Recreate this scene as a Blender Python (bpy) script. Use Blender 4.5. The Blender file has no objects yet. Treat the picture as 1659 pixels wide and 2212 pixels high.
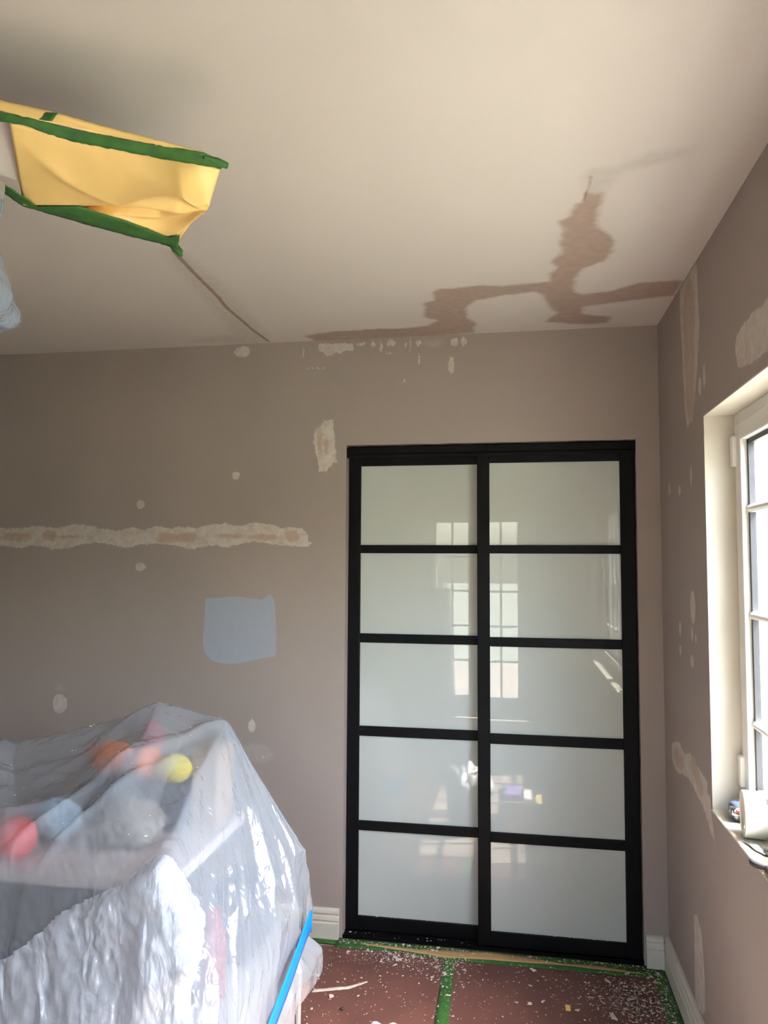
import bpy, bmesh, math, random
import numpy as np
from mathutils import Vector, Matrix
random.seed(7); RNG = np.random.default_rng(7)
scene = bpy.context.scene
COL = scene.collection

# ------------------------------------------------------------------ camera
CAM_YAW, CAM_PITCH, CAM_ROLL = 9.7555, 3.7666, 0.3044        # degrees: turned left, tipped up, rolled
cam_data = bpy.data.cameras.new('camera')
cam = bpy.data.objects.new('camera', cam_data); COL.objects.link(cam)
yaw, pitch, roll = (math.radians(a) for a in (CAM_YAW, CAM_PITCH, CAM_ROLL))
fw = Vector((-math.sin(yaw)*math.cos(pitch), math.cos(yaw)*math.cos(pitch), math.sin(pitch)))
rt = Vector((math.cos(yaw), math.sin(yaw), 0)); up = rt.cross(fw)
rt2 = rt*math.cos(roll) + up*math.sin(roll); up2 = up*math.cos(roll) - rt*math.sin(roll)
cam.matrix_world = Matrix(((rt2.x, up2.x, -fw.x, -0.565), (rt2.y, up2.y, -fw.y, -3.0666), (rt2.z, up2.z, -fw.z, 1.5116), (0, 0, 0, 1)))
cam_data.sensor_fit = 'VERTICAL'; cam_data.sensor_height = 36.0; cam_data.lens = 26.5117
cam_data.clip_start = 0.02; cam_data.clip_end = 500
scene.camera = cam

# ------------------------------------------------------------------ daylight
SUN_ELEV, SUN_AZ = 57.0, 12.0      # sun outside the right-hand window, slightly behind the camera
world = bpy.data.worlds.new('sky'); scene.world = world; world.use_nodes = True
wn, wl = world.node_tree.nodes, world.node_tree.links
sky = wn.new('ShaderNodeTexSky'); sky.sky_type = 'NISHITA'; sky.sun_disc = False
sky.sun_elevation = math.radians(SUN_ELEV); sky.sun_rotation = math.radians(90 + SUN_AZ)
sky.air_density = 1.0; sky.dust_density = 4.0; sky.ozone_density = 1.0
bg = wn['Background']; bg.inputs['Strength'].default_value = 1.2
wl.new(sky.outputs[0], bg.inputs['Color'])
sl = bpy.data.lights.new('sun_offscreen', 'SUN'); sl.energy = 16.0; sl.angle = math.radians(0.6); sl.color = (1.0, 0.945, 0.875)
sun = bpy.data.objects.new('sun_offscreen', sl); COL.objects.link(sun)
e, a = math.radians(SUN_ELEV), math.radians(SUN_AZ)
sdir = Vector((-math.cos(e)*math.cos(a), math.cos(e)*math.sin(a), -math.sin(e)))
sun.rotation_euler = sdir.to_track_quat('-Z', 'Y').to_euler(); sun.location = (6, -3, 8)
scene.view_settings.view_transform = 'Standard'; scene.view_settings.look = 'None'
scene.view_settings.gamma = 1.0; scene.view_settings.use_curve_mapping = False
scene.view_settings.exposure = 1.95
scene.cycles.use_denoising = True
scene.cycles.max_bounces = 14; scene.cycles.diffuse_bounces = 8; scene.cycles.glossy_bounces = 4
scene.cycles.transmission_bounces = 8; scene.cycles.transparent_max_bounces = 24
scene.cycles.caustics_reflective = False; scene.cycles.caustics_refractive = False
scene.cycles.sample_clamp_indirect = 8.0

# ------------------------------------------------------------------ room sizes (metres; back right corner is the origin)
H = 2.45; XL = -3.24; YR = -4.2
DX0, DX1, DZ = -1.254, -0.089, 1.998           # wardrobe opening in the back wall
WY0, WY1, WZ0, WZ1 = -0.69, -2.69, 0.793, 1.957   # window opening in the right wall
WT = 0.165                                      # right wall thickness
RX0, RX1, RZ = -1.45, -0.40, 2.05               # glazed door opening in the rear wall

# ------------------------------------------------------------------ materials
def nt(name):
    m = bpy.data.materials.new(name); m.use_nodes = True
    return m, m.node_tree.nodes, m.node_tree.links, m.node_tree.nodes['Principled BSDF']
def mat(name, col, rough=.5, var=.06, scale=8., bump=0., bscale=60., metal=0., spec=.5, coat=0., detail=6.):
    m, n, l, b = nt(name)
    tc = n.new('ShaderNodeTexCoord')
    nz = n.new('ShaderNodeTexNoise'); nz.inputs['Scale'].default_value = scale; nz.inputs['Detail'].default_value = detail
    l.new(tc.outputs['Object'], nz.inputs['Vector'])
    rp = n.new('ShaderNodeMapRange'); rp.inputs['From Min'].default_value = .3; rp.inputs['From Max'].default_value = .7
    rp.inputs['To Min'].default_value = 1-var; rp.inputs['To Max'].default_value = 1+var
    l.new(nz.outputs['Fac'], rp.inputs['Value'])
    mx = n.new('ShaderNodeVectorMath'); mx.operation = 'SCALE'; mx.inputs[0].default_value = col[:3]
    l.new(rp.outputs[0], mx.inputs['Scale']); l.new(mx.outputs[0], b.inputs['Base Color'])
    b.inputs['Roughness'].default_value = rough; b.inputs['Metallic'].default_value = metal
    b.inputs['Specular IOR Level'].default_value = spec; b.inputs['Coat Weight'].default_value = coat
    if bump:
        n2 = n.new('ShaderNodeTexNoise'); n2.inputs['Scale'].default_value = bscale; n2.inputs['Detail'].default_value = 5
        l.new(tc.outputs['Object'], n2.inputs['Vector'])
        bp = n.new('ShaderNodeBump'); bp.inputs['Strength'].default_value = bump; bp.inputs['Distance'].default_value = .002
        l.new(n2.outputs['Fac'], bp.inputs['Height']); l.new(bp.outputs[0], b.inputs['Normal'])
    return m
def pos_noise(n, l, sc, det=6., rough=.5, streak=None):
    gp = n.new('ShaderNodeNewGeometry'); z = n.new('ShaderNodeTexNoise')
    z.inputs['Scale'].default_value = sc; z.inputs['Detail'].default_value = det; z.inputs['Roughness'].default_value = rough
    if streak:
        mp = n.new('ShaderNodeMapping'); mp.inputs['Scale'].default_value = streak
        l.new(gp.outputs['Position'], mp.inputs['Vector']); l.new(mp.outputs[0], z.inputs['Vector'])
    else: l.new(gp.outputs['Position'], z.inputs['Vector'])
    return z.outputs['Fac']
def paint_base(n, l, col, var, scale):
    rp = n.new('ShaderNodeMapRange'); rp.inputs['From Min'].default_value = .3; rp.inputs['From Max'].default_value = .7
    rp.inputs['To Min'].default_value = 1-var; rp.inputs['To Max'].default_value = 1+var
    l.new(pos_noise(n, l, scale), rp.inputs['Value'])
    mx = n.new('ShaderNodeVectorMath'); mx.operation = 'SCALE'; mx.inputs[0].default_value = col
    l.new(rp.outputs[0], mx.inputs['Scale']); return mx.outputs[0]
def paint_mat(name, col, rough, var, scale, bump, bscale, spec):
    m, n, l, b = nt(name)
    l.new(paint_base(n, l, col, var, scale), b.inputs['Base Color']); b.inputs['Roughness'].default_value = rough; b.inputs['Specular IOR Level'].default_value = spec
    bp = n.new('ShaderNodeBump'); bp.inputs['Strength'].default_value = bump; bp.inputs['Distance'].default_value = .002
    l.new(pos_noise(n, l, bscale, 5.), bp.inputs['Height']); l.new(bp.outputs[0], b.inputs['Normal']); return m
def patch_mat(name, base, layers, jag=.006, jscale=60., streak=None, bump=.3, pv=.08, thin=0.):
    """the wall's own paint with repairs over it; layers = (attribute, colour, softness, strength, jag factor), the attribute
    holding the distance to that repair's outline"""
    m, n, l, b = nt(name); col, rough, var, scale, bump0, bscale, spec = base
    def math_(op, x, y):
        q = n.new('ShaderNodeMath'); q.operation = op
        for i, v in enumerate((x, y)):
            if isinstance(v, (int, float)): q.inputs[i].default_value = v
            else: l.new(v, q.inputs[i])
        return q.outputs[0]
    jz = pos_noise(n, l, jscale, 7., .65, streak)
    jn = math_('MULTIPLY', math_('SUBTRACT', jz, .5), jag*2)
    vr = n.new('ShaderNodeMapRange'); vr.inputs['From Min'].default_value = .3; vr.inputs['From Max'].default_value = .7
    vr.inputs['To Min'].default_value = 1-pv; vr.inputs['To Max'].default_value = 1+pv; l.new(pos_noise(n, l, 38.), vr.inputs['Value'])
    cur = paint_base(n, l, col, var, scale); cover = None
    for at, c, soft, strength, jf in layers:
        q = n.new('ShaderNodeAttribute'); q.attribute_name = at
        d = math_('ADD', q.outputs['Fac'], math_('MULTIPLY', jn, jf))
        mr = n.new('ShaderNodeMapRange'); mr.interpolation_type = 'SMOOTHSTEP'; mr.inputs['From Min'].default_value = soft; mr.inputs['From Max'].default_value = -soft
        l.new(d, mr.inputs['Value']); k = math_('MULTIPLY', mr.outputs[0], strength)
        if thin and at == 'sd':      # scraped thin in places, the old paint grinning through
            tr_ = n.new('ShaderNodeMapRange'); tr_.inputs['From Min'].default_value = .40; tr_.inputs['From Max'].default_value = .56; tr_.inputs['To Min'].default_value = 1-thin; l.new(pos_noise(n, l, 26., 8., .7), tr_.inputs['Value'])
            k = math_('MULTIPLY', k, tr_.outputs[0])
        sc = n.new('ShaderNodeVectorMath'); sc.operation = 'SCALE'; sc.inputs[0].default_value = c; l.new(vr.outputs[0], sc.inputs['Scale'])
        cm = n.new('ShaderNodeMix'); cm.data_type = 'RGBA'; l.new(k, cm.inputs['Factor']); l.new(cur, cm.inputs['A']); l.new(sc.outputs[0], cm.inputs['B']); cur = cm.outputs['Result']
        cover = k if cover is None else math_('MAXIMUM', cover, k)
    l.new(cur, b.inputs['Base Color']); b.inputs['Roughness'].default_value = rough; b.inputs['Specular IOR Level'].default_value = spec
    b0 = n.new('ShaderNodeBump'); b0.inputs['Strength'].default_value = bump0; b0.inputs['Distance'].default_value = .002; l.new(pos_noise(n, l, bscale, 5.), b0.inputs['Height'])
    b1 = n.new('ShaderNodeBump'); b1.inputs['Strength'].default_value = bump; b1.inputs['Distance'].default_value = .003
    l.new(math_('MULTIPLY', math_('ADD', jz, .6), cover), b1.inputs['Height']); l.new(b0.outputs[0], b1.inputs['Normal']); l.new(b1.outputs[0], b.inputs['Normal'])
    return m

WALLCOL = (.328, .278, .251)
M = {}
WALL = (WALLCOL, .62, .035, 2.2, .10, 220., .3); CEIL = ((.525, .483, .452), .8, .03, 1.6, .06, 160., .2)
M['wall'] = paint_mat('wall_paint_taupe', *WALL)
M['ceil'] = paint_mat('ceiling_paint', *CEIL)
M['cream'] = mat('cream_reveal_paint', (.56, .525, .45), .6, .03, 5., .1, 150.)
M['base'] = mat('white_skirting_paint', (.56, .535, .46), .45, .05, 14., .08, 90.)
M['floor'] = mat('tan_floor', (.34, .26, .19), .8, .1, 6.)
M['board'] = mat('red_brown_floor_board', (.135, .055, .045), .62, .22, 5., .12, 140.)
M['black'] = mat('black_door_frame', (.004, .004, .0045), .5, .2, 20., .0, spec=.12)
M['pvc'] = mat('white_window_plastic', (.70, .69, .66), .35, .03, 6.)
M['gasket'] = mat('black_window_gasket', (.03, .03, .035), .5, .1, 30.)
M['greentape'] = mat('green_masking_tape', (.028, .115, .018), .7, .25, 40., .25, 160.)
M['yellow'] = mat('yellow_masking_paper', (.80, .55, .20), .45, .06, 12., .06, 60.)
M['tan'] = mat('tan_masking_paper', (.46, .29, .13), .7, .1, 12.)
M['bluetape'] = mat('blue_masking_tape', (.0, .20, .72), .5, .05, 30.)
M['chip'] = mat('paint_chip_white', (.60, .53, .46), .8, .2, 30.)
M['white'] = mat('white_paper', (.85, .85, .84), .8, .03, 12.)
M['fanwhite'] = mat('fan_white_enamel', (.62, .55, .50), .35, .03, 8.)
M['grey'] = mat('grey_cabinet_laminate', (.34, .34, .36), .4, .04, 3.)
M['greyedge'] = mat('grey_cabinet_edge', (.44, .44, .45), .4, .04, 3.)
M['render'] = mat('white_outside_render', (.75, .76, .76), .8, .04, 3.)
FW, FT, FF = (.56, .51, .455), (.43, .335, .265), (.42, .37, .33)
M['filler'] = patch_mat('wall_filler', WALL, [('sd3', FF, .012, .45, 1.5), ('sd', FW, .002, .95, 1.), ('sd2', FT, .006, 1., .7)], .017, 48., None, .4, .08, .45)
M['filler_s'] = patch_mat('wall_filler_small', WALL, [('sd3', FF, .012, .45, 1.5), ('sd', FW, .0015, .9, 1.)], .013, 75., None, .3, .08, .4)
M['filler_r'] = patch_mat('wall_filler_right', WALL, [('sd', FW, .003, .9, 1.), ('sd2', FT, .008, .9, .7)], .012, 55., (1, 1, .35), .3, .08, .35)
M['filler_rs'] = patch_mat('wall_filler_right_small', WALL, [('sd', FW, .003, .8, 1.)], .007, 90., (1, 1, .35))
M['bluepatch'] = patch_mat('blue_test_paint', WALL, [('sd', (.335, .36, .41), .004, 1., 1.)], .008, 90., (1, 1, .3), .12, .02)
M['stain'] = patch_mat('brown_ceiling_plaster', CEIL, [('sd3', (.43, .40, .37), .022, .75, .35), ('sd', (.325, .243, .205), .014, .95, 1.), ('sd2', (.25, .18, .14), .003, .9, .2)], .018, 22., None, .1)
M['crack'] = patch_mat('ceiling_crack', CEIL, [('sd3', (.43, .395, .36), .035, .75, .8), ('sd', (.25, .18, .14), .003, .9, .35)], .014, 40., None, .15)

def milky(name):
    m, n, l, b = nt(name)
    tc = n.new('ShaderNodeTexCoord'); nz = n.new('ShaderNodeTexNoise'); nz.inputs['Scale'].default_value = 1.5
    l.new(tc.outputs['Object'], nz.inputs['Vector'])
    cr = n.new('ShaderNodeMix'); cr.data_type = 'RGBA'; l.new(nz.outputs['Fac'], cr.inputs['Factor'])
    cr.inputs['A'].default_value = (.46, .495, .46, 1); cr.inputs['B'].default_value = (.475, .51, .475, 1)
    l.new(cr.outputs['Result'], b.inputs['Base Color'])
    b.inputs['Roughness'].default_value = .55; b.inputs['Specular IOR Level'].default_value = 0.0
    b.inputs['Coat Weight'].default_value = 1.0; b.inputs['Coat Roughness'].default_value = .006; b.inputs['Coat IOR'].default_value = 1.52
    return m
M['milk'] = milky('milky_backpainted_glass')
def schlick(n, l, f0, k, normal=None):
    w = n.new('ShaderNodeLayerWeight'); w.inputs['Blend'].default_value = .5
    if normal is not None: l.new(normal, w.inputs['Normal'])
    p = n.new('ShaderNodeMath'); p.operation = 'POWER'; l.new(w.outputs['Facing'], p.inputs[0]); p.inputs[1].default_value = 5
    q = n.new('ShaderNodeMath'); q.operation = 'MULTIPLY_ADD'; l.new(p.outputs[0], q.inputs[0]); q.inputs[1].default_value = k; q.inputs[2].default_value = f0; q.use_clamp = True
    return q.outputs[0]
def thin_glass(name, tint=(.97, .985, .98)):
    m, n, l, b = nt(name); n.remove(b)
    out = n['Material Output']; t = n.new('ShaderNodeBsdfTransparent'); t.inputs[0].default_value = (*tint, 1)
    g = n.new('ShaderNodeBsdfGlossy'); g.inputs['Roughness'].default_value = .01
    f = schlick(n, l, .04, .9)
    mx = n.new('ShaderNodeMixShader'); l.new(f, mx.inputs[0]); l.new(t.outputs[0], mx.inputs[1]); l.new(g.outputs[0], mx.inputs[2])
    l.new(mx.outputs[0], out.inputs['Surface']); return m
M['glass'] = thin_glass('window_glass')
def film(name, tint, clear=.38, rough=.22, bump=.6, scale=1.0):
    """thin crinkled polythene: part see-through, part hazy white, part sheen"""
    m, n, l, b = nt(name); n.remove(b); out = n['Material Output']
    tc = n.new('ShaderNodeTexCoord')
    # crinkles: ridged noise, fine and coarse
    def ridged(sc, det, stretch=None, dist=0.):
        z = n.new('ShaderNodeTexNoise'); z.inputs['Scale'].default_value = sc*scale; z.inputs['Detail'].default_value = det
        z.inputs['Distortion'].default_value = dist
        if stretch:
            mp = n.new('ShaderNodeMapping'); mp.inputs['Scale'].default_value = stretch
            l.new(tc.outputs['Object'], mp.inputs['Vector']); l.new(mp.outputs[0], z.inputs['Vector'])
        else: l.new(tc.outputs['Object'], z.inputs['Vector'])
        s = n.new('ShaderNodeMath'); s.operation = 'SUBTRACT'; l.new(z.outputs['Fac'], s.inputs[0]); s.inputs[1].default_value = .5
        ab = n.new('ShaderNodeMath'); ab.operation = 'ABSOLUTE'; l.new(s.outputs[0], ab.inputs[0]); return ab.outputs[0]
    r1 = ridged(16, 3, (1, 1, .45), .6); r2 = ridged(55, 2, (1, 1, .5), .8)
    ad = n.new('ShaderNodeMath'); ad.operation = 'MULTIPLY_ADD'; l.new(r2, ad.inputs[0]); ad.inputs[1].default_value = .16; l.new(r1, ad.inputs[2])
    bp = n.new('ShaderNodeBump'); bp.inputs['Strength'].default_value = bump; bp.inputs['Distance'].default_value = .012; bp.invert = True
    l.new(ad.outputs[0], bp.inputs['Height'])
    tr = n.new('ShaderNodeBsdfTransparent'); tr.inputs[0].default_value = (.97, .975, .98, 1)
    df = n.new('ShaderNodeBsdfDiffuse'); df.inputs[0].default_value = (*tint, 1)
    tl = n.new('ShaderNodeBsdfTranslucent'); tl.inputs[0].default_value = (*tint, 1)
    gl = n.new('ShaderNodeBsdfGlossy'); gl.inputs['Roughness'].default_value = rough; gl.inputs[0].default_value = (.95, .97, 1, 1)
    for s in (df, gl): l.new(bp.outputs[0], s.inputs['Normal'])
    m1 = n.new('ShaderNodeMixShader'); m1.inputs[0].default_value = .4; l.new(df.outputs[0], m1.inputs[1]); l.new(tl.outputs[0], m1.inputs[2])
    m2 = n.new('ShaderNodeMixShader'); m2.inputs[0].default_value = 1-clear; l.new(tr.outputs[0], m2.inputs[1]); l.new(m1.outputs[0], m2.inputs[2])
    fm = schlick(n, l, .09, .75, bp.outputs[0])
    m3 = n.new('ShaderNodeMixShader'); l.new(fm, m3.inputs[0]); l.new(m2.outputs[0], m3.inputs[1]); l.new(gl.outputs[0], m3.inputs[2])
    l.new(m3.outputs[0], out.inputs['Surface']); return m
M['film'] = film('clear_dust_sheet', (.60, .665, .76), .60, .17, .75)
M['film2'] = film('clear_dust_sheet_doubled', (.74, .81, .91), .36, .14, 1.3)
M['bluefilm'] = film('blue_plastic_bag', (.42, .52, .68), .45, .2, .6, 1.2)

# ------------------------------------------------------------------ builders
def tag(o, label=None, cat=None, group=None, kind=None):
    if label: o['label'] = label
    if cat: o['category'] = cat
    if group: o['group'] = group
    if kind: o['kind'] = kind
    return o
def empty(name, loc=(0, 0, 0), rz=0., label=None, cat=None, group=None, kind=None, parent=None):
    o = bpy.data.objects.new(name, None); COL.objects.link(o); o.location = loc; o.rotation_euler = (0, 0, rz); o.empty_display_size = .05
    if parent: o.parent = parent
    return tag(o, label, cat, group, kind)
def base_of(parent):
    v = Vector((0, 0, 0)); p = parent
    while p is not None: v += p.location; p = p.parent
    return v
def mk(name, verts, faces, m, parent=None, smooth=False, attrs=None, local=False, origin=None):
    """verts in room coordinates (or local=True)"""
    v = np.asarray(verts, float).reshape(-1, 3)
    off = np.zeros(3)
    if parent is not None and not local: off = np.array(base_of(parent))
    elif parent is None and not local:
        off = np.array(origin) if origin is not None else np.array([(v[:, 0].min()+v[:, 0].max())/2, (v[:, 1].min()+v[:, 1].max())/2, v[:, 2].min()])
    me = bpy.data.meshes.new(name); me.from_pydata((v-off).tolist(), [], [tuple(int(i) for i in f) for f in faces]); me.update()
    if attrs:
        for k, a in attrs.items():
            at = me.attributes.new(k, 'FLOAT', 'POINT'); at.data.foreach_set('value', np.asarray(a, np.float32))
    if m is not None: me.materials.append(M[m] if isinstance(m, str) else m)
    if smooth: me.polygons.foreach_set('use_smooth', [True]*len(me.polygons))
    o = bpy.data.objects.new(name, me); COL.objects.link(o)
    if parent is not None: o.parent = parent
    elif not local: o.location = off
    return o
CUBE_F = [(0, 3, 2, 1), (4, 5, 6, 7), (0, 1, 5, 4), (1, 2, 6, 5), (2, 3, 7, 6), (3, 0, 4, 7)]
class MB:
    def __init__(s): s.v, s.f = [], []
    def box(s, lo, hi):
        x0, x1 = sorted((lo[0], hi[0])); y0, y1 = sorted((lo[1], hi[1])); z0, z1 = sorted((lo[2], hi[2])); k = len(s.v)
        s.v += [(x0, y0, z0), (x1, y0, z0), (x1, y1, z0), (x0, y1, z0), (x0, y0, z1), (x1, y0, z1), (x1, y1, z1), (x0, y1, z1)]
        s.f += [tuple(i+k for i in f) for f in CUBE_F]; return s
    def prism(s, prof, fn, a, b):
        """profile polygon (p,q) swept from a to b: fn(p,q,t) -> xyz"""
        k = len(s.v); n = len(prof)
        for t in (a, b): s.v += [fn(p, q, t) for p, q in prof]
        s.f += [(k+i, k+(i+1) % n, k+n+(i+1) % n, k+n+i) for i in range(n)]
        s.f += [tuple(range(k+n-1, k-1, -1)), tuple(range(k+n, k+2*n))]; return s
    def lathe(s, prof, c, axis='z', n=32, cap=True):
        k = len(s.v); m = len(prof)
        for r, h in prof:
            for i in range(n):
                t = 2*math.pi*i/n; p = (r*math.cos(t), r*math.sin(t), h)
                if axis == 'x': p = (p[2], p[0], p[1])
                if axis == 'y': p = (p[0], p[2], p[1])
                s.v.append((c[0]+p[0], c[1]+p[1], c[2]+p[2]))
        for j in range(m-1):
            s.f += [(k+j*n+i, k+j*n+(i+1) % n, k+(j+1)*n+(i+1) % n, k+(j+1)*n+i) for i in range(n)]
        if cap:
            s.f += [tuple(range(k+n-1, k-1, -1)), tuple(range(k+(m-1)*n, k+m*n))]
        return s
    def tube(s, pts, r, n=8, closed=False):
        k = len(s.v); pts = [Vector(p) for p in pts]; N = len(pts)
        for i, p in enumerate(pts):
            if closed: d = pts[(i+1) % N]-pts[i-1]
            else: d = pts[min(i+1, N-1)]-pts[max(i-1, 0)]
            d.normalize(); u = d.cross(Vector((0, 0, 1)))
            if u.length < .05: u = d.cross(Vector((0, 1, 0)))
            u.normalize(); w = d.cross(u); rr = r[i] if isinstance(r, (list, tuple)) else r
            for j in range(n):
                t = 2*math.pi*j/n; q = p+(u*math.cos(t)+w*math.sin(t))*rr; s.v.append(tuple(q))
        for i in range(N if closed else N-1):
            a_, b_ = k+i*n, k+((i+1) % N)*n
            s.f += [(a_+j, a_+(j+1) % n, b_+(j+1) % n, b_+j) for j in range(n)]
        if not closed: s.f += [tuple(range(k+n-1, k-1, -1)), tuple(range(k+(N-1)*n, k+N*n))]
        return s
    def build(s, name, m, parent=None, bevel=0., smooth=False, origin=None, seg=2):
        o = mk(name, s.v, s.f, m, parent, smooth, origin=origin)
        if bevel:
            bm = bmesh.new(); bm.from_mesh(o.data); bmesh.ops.recalc_face_normals(bm, faces=bm.faces)
            ed = [e_ for e_ in bm.edges if len(e_.link_faces) == 2 and e_.calc_face_angle(0) > .6]
            bmesh.ops.bevel(bm, geom=ed, offset=bevel, segments=seg, affect='EDGES', profile=.5)
            bm.to_mesh(o.data); bm.free()
        else:
            bm = bmesh.new(); bm.from_mesh(o.data); bmesh.ops.recalc_face_normals(bm, faces=bm.faces); bm.to_mesh(o.data); bm.free()
        return o
def box(name, lo, hi, m, parent=None, bevel=0., **k): return MB().box(lo, hi).build(name, m, parent, bevel, **k)
def grid_faces(nu, nv, k=0): return [(k+i*nv+j, k+i*nv+j+1, k+(i+1)*nv+j+1, k+(i+1)*nv+j) for i in range(nu-1) for j in range(nv-1)]
def resample(pts, n):
    p = np.asarray(pts, float); d = np.r_[0, np.cumsum(np.linalg.norm(np.diff(p, axis=0), axis=1))]
    t = np.linspace(0, d[-1], n); return np.stack([np.interp(t, d, p[:, i]) for i in range(p.shape[1])], 1)
def ribbon(name, A, B, m, parent=None, n=40, k=5, thick=.0006, wob=.0, seed=1, smooth=True):
    """strip between two edge lines, with a little thickness"""
    a_, b_ = resample(A, n), resample(B, n); t = np.linspace(0, 1, k)[None, :, None]
    g = a_[:, None]*(1-t)+b_[:, None]*t
    r = np.random.default_rng(seed); g = g+r.normal(0, wob, g.shape)*(1 if wob else 0)
    du = np.gradient(g, axis=0); dv = np.gradient(g, axis=1); nn = np.cross(du, dv); nn /= np.linalg.norm(nn, axis=2, keepdims=True)+1e-9
    top = (g+nn*thick/2).reshape(-1, 3); bot = (g-nn*thick/2).reshape(-1, 3); K = n*k
    f = grid_faces(n, k) + [tuple(reversed(q)) for q in grid_faces(n, k, K)]
    for i in range(n-1):
        f += [(i*k, (i+1)*k, K+(i+1)*k, K+i*k), (i*k+k-1, K+i*k+k-1, K+(i+1)*k+k-1, (i+1)*k+k-1)]
    for j in range(k-1):
        f += [(j, K+j, K+j+1, j+1), ((n-1)*k+j, (n-1)*k+j+1, K+(n-1)*k+j+1, K+(n-1)*k+j)]
    return mk(name, np.r_[top, bot], f, m, parent, smooth)
def sd_poly(X, Y, pts):
    p = np.asarray(pts, float); d = np.full(X.shape, 1e9); ins = np.zeros(X.shape, bool)
    for i in range(len(p)):
        (ax, ay), (bx, by) = p[i], p[(i+1) % len(p)]
        ex, ey = bx-ax, by-ay; t = np.clip(((X-ax)*ex+(Y-ay)*ey)/(ex*ex+ey*ey+1e-12), 0, 1)
        d = np.minimum(d, np.hypot(X-ax-t*ex, Y-ay-t*ey))
        c = (ay > Y) != (by > Y)
        with np.errstate(divide='ignore', invalid='ignore'): xi = (bx-ax)*(Y-ay)/(by-ay+1e-15)+ax
        ins ^= c & (X < xi)
    return np.where(ins, -d, d)
def sd_line(X, Y, pts, w):
    d = np.full(X.shape, 1e9)
    for (ax, ay), (bx, by) in zip(pts[:-1], pts[1:]):
        ex, ey = bx-ax, by-ay; t = np.clip(((X-ax)*ex+(Y-ay)*ey)/(ex*ex+ey*ey+1e-12), 0, 1)
        d = np.minimum(d, np.hypot(X-ax-t*ex, Y-ay-t*ey))
    return d-w
def sd_ell(X, Y, q):
    cx, cy, rx, ry = q; k = np.hypot((X-cx)/rx, (Y-cy)/ry); return (k-1)*min(rx, ry)
LIM = {'back': ((XL+.002, -.001), (.0, H-.0005)), 'right': ((-4.19, -.001), (.0, H-.0005)), 'ceil': ((XL+.002, -.0015), (YR, -.0015))}
def sd_any(X, Y, spec):
    """spec: list of ('poly', pts) / ('ell', (cx, cy, rx, ry)) / ('line', pts, half width)"""
    d = np.full(X.shape, 1.)
    for s in spec or []:
        d = np.minimum(d, sd_poly(X, Y, s[1]) if s[0] == 'poly' else sd_ell(X, Y, s[1]) if s[0] == 'ell' else sd_line(X, Y, s[1], s[2]))
    return d
def spec_pts(spec):
    out = []
    for s in spec or []:
        if s[0] == 'ell': out += [(s[1][0]+a_*s[1][2], s[1][1]+b_*s[1][3]) for a_ in (-1, 1) for b_ in (-1, 1)]
        else: out += list(s[1])
    return out
PATCHES = []
def patch(name, plane, m, parent, main, tan=None, faint=None, margin=.02, res=.006, off=.0002, label=None):
    PATCHES.append(name); off += .00001*len(PATCHES)
    p = np.asarray(spec_pts(main)+spec_pts(faint)); (a0, a1), (b0, b1) = LIM[plane]
    x0, x1 = max(p[:, 0].min()-margin, a0), min(p[:, 0].max()+margin, a1); y0, y1 = max(p[:, 1].min()-margin, b0), min(p[:, 1].max()+margin, b1)
    nx, ny = max(4, int((x1-x0)/res)+2), max(4, int((y1-y0)/res)+2)
    X, Y = np.meshgrid(np.linspace(x0, x1, nx), np.linspace(y0, y1, ny), indexing='ij')
    d, d2, d3 = sd_any(X, Y, main), sd_any(X, Y, tan), sd_any(X, Y, faint); dm = np.minimum(d, d3)
    F = np.array(grid_faces(nx, ny)); F = F[dm.reshape(-1)[F].min(1) < margin]
    used = np.unique(F); remap = -np.ones(nx*ny, int); remap[used] = np.arange(len(used)); F = remap[F]
    if plane == 'back': V = np.stack([X, np.full(X.shape, -off), Y], -1)
    elif plane == 'right': V = np.stack([np.full(X.shape, -off), X, Y], -1)
    else: V = np.stack([X, Y, np.full(X.shape, H-off)], -1)
    o = mk(name, V.reshape(-1, 3)[used], F, m, parent, attrs={'sd': d.reshape(-1)[used], 'sd2': d2.reshape(-1)[used], 'sd3': d3.reshape(-1)[used]})
    n0 = o.data.polygons[0].normal; want = {'back': (0, -1, 0), 'right': (-1, 0, 0), 'ceil': (0, 0, -1)}[plane]
    if n0.dot(Vector(want)) < 0: o.data.flip_normals()
    if label: o['label'] = label
    return o
BAND=[(-3.479,1.657),(-2.855,1.653),(-2.757,1.653),(-2.661,1.663),(-2.564,1.654),(-2.48,1.672),(-2.413,1.663),(-2.356,1.65),(-2.282,1.641),(-2.208,1.654),(-2.153,1.641),(-2.108,1.662),(-2.044,1.653),(-1.972,1.657),(-1.909,1.653),(-1.865,1.665),(-1.785,1.671),(-1.715,1.661),(-1.654,1.673),(-1.576,1.667),(-1.533,1.654),(-1.481,1.656),(-1.439,1.648),(-1.417,1.623),(-1.413,1.594),(-1.398,1.588),(-1.417,1.574),(-1.48,1.574),(-1.566,1.582),(-1.653,1.594),(-1.722,1.582),(-1.77,1.567),(-1.819,1.577),(-1.863,1.576),(-1.925,1.56),(-1.979,1.569),(-2.042,1.579),(-2.097,1.585),(-2.169,1.581),(-2.215,1.568),(-2.261,1.566),(-2.317,1.581),(-2.383,1.589),(-2.448,1.581),(-2.523,1.563),(-2.59,1.559),(-2.638,1.572),(-2.706,1.576),(-2.744,1.563),(-2.793,1.569),(-2.852,1.576),(-3.474,1.571)]
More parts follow.
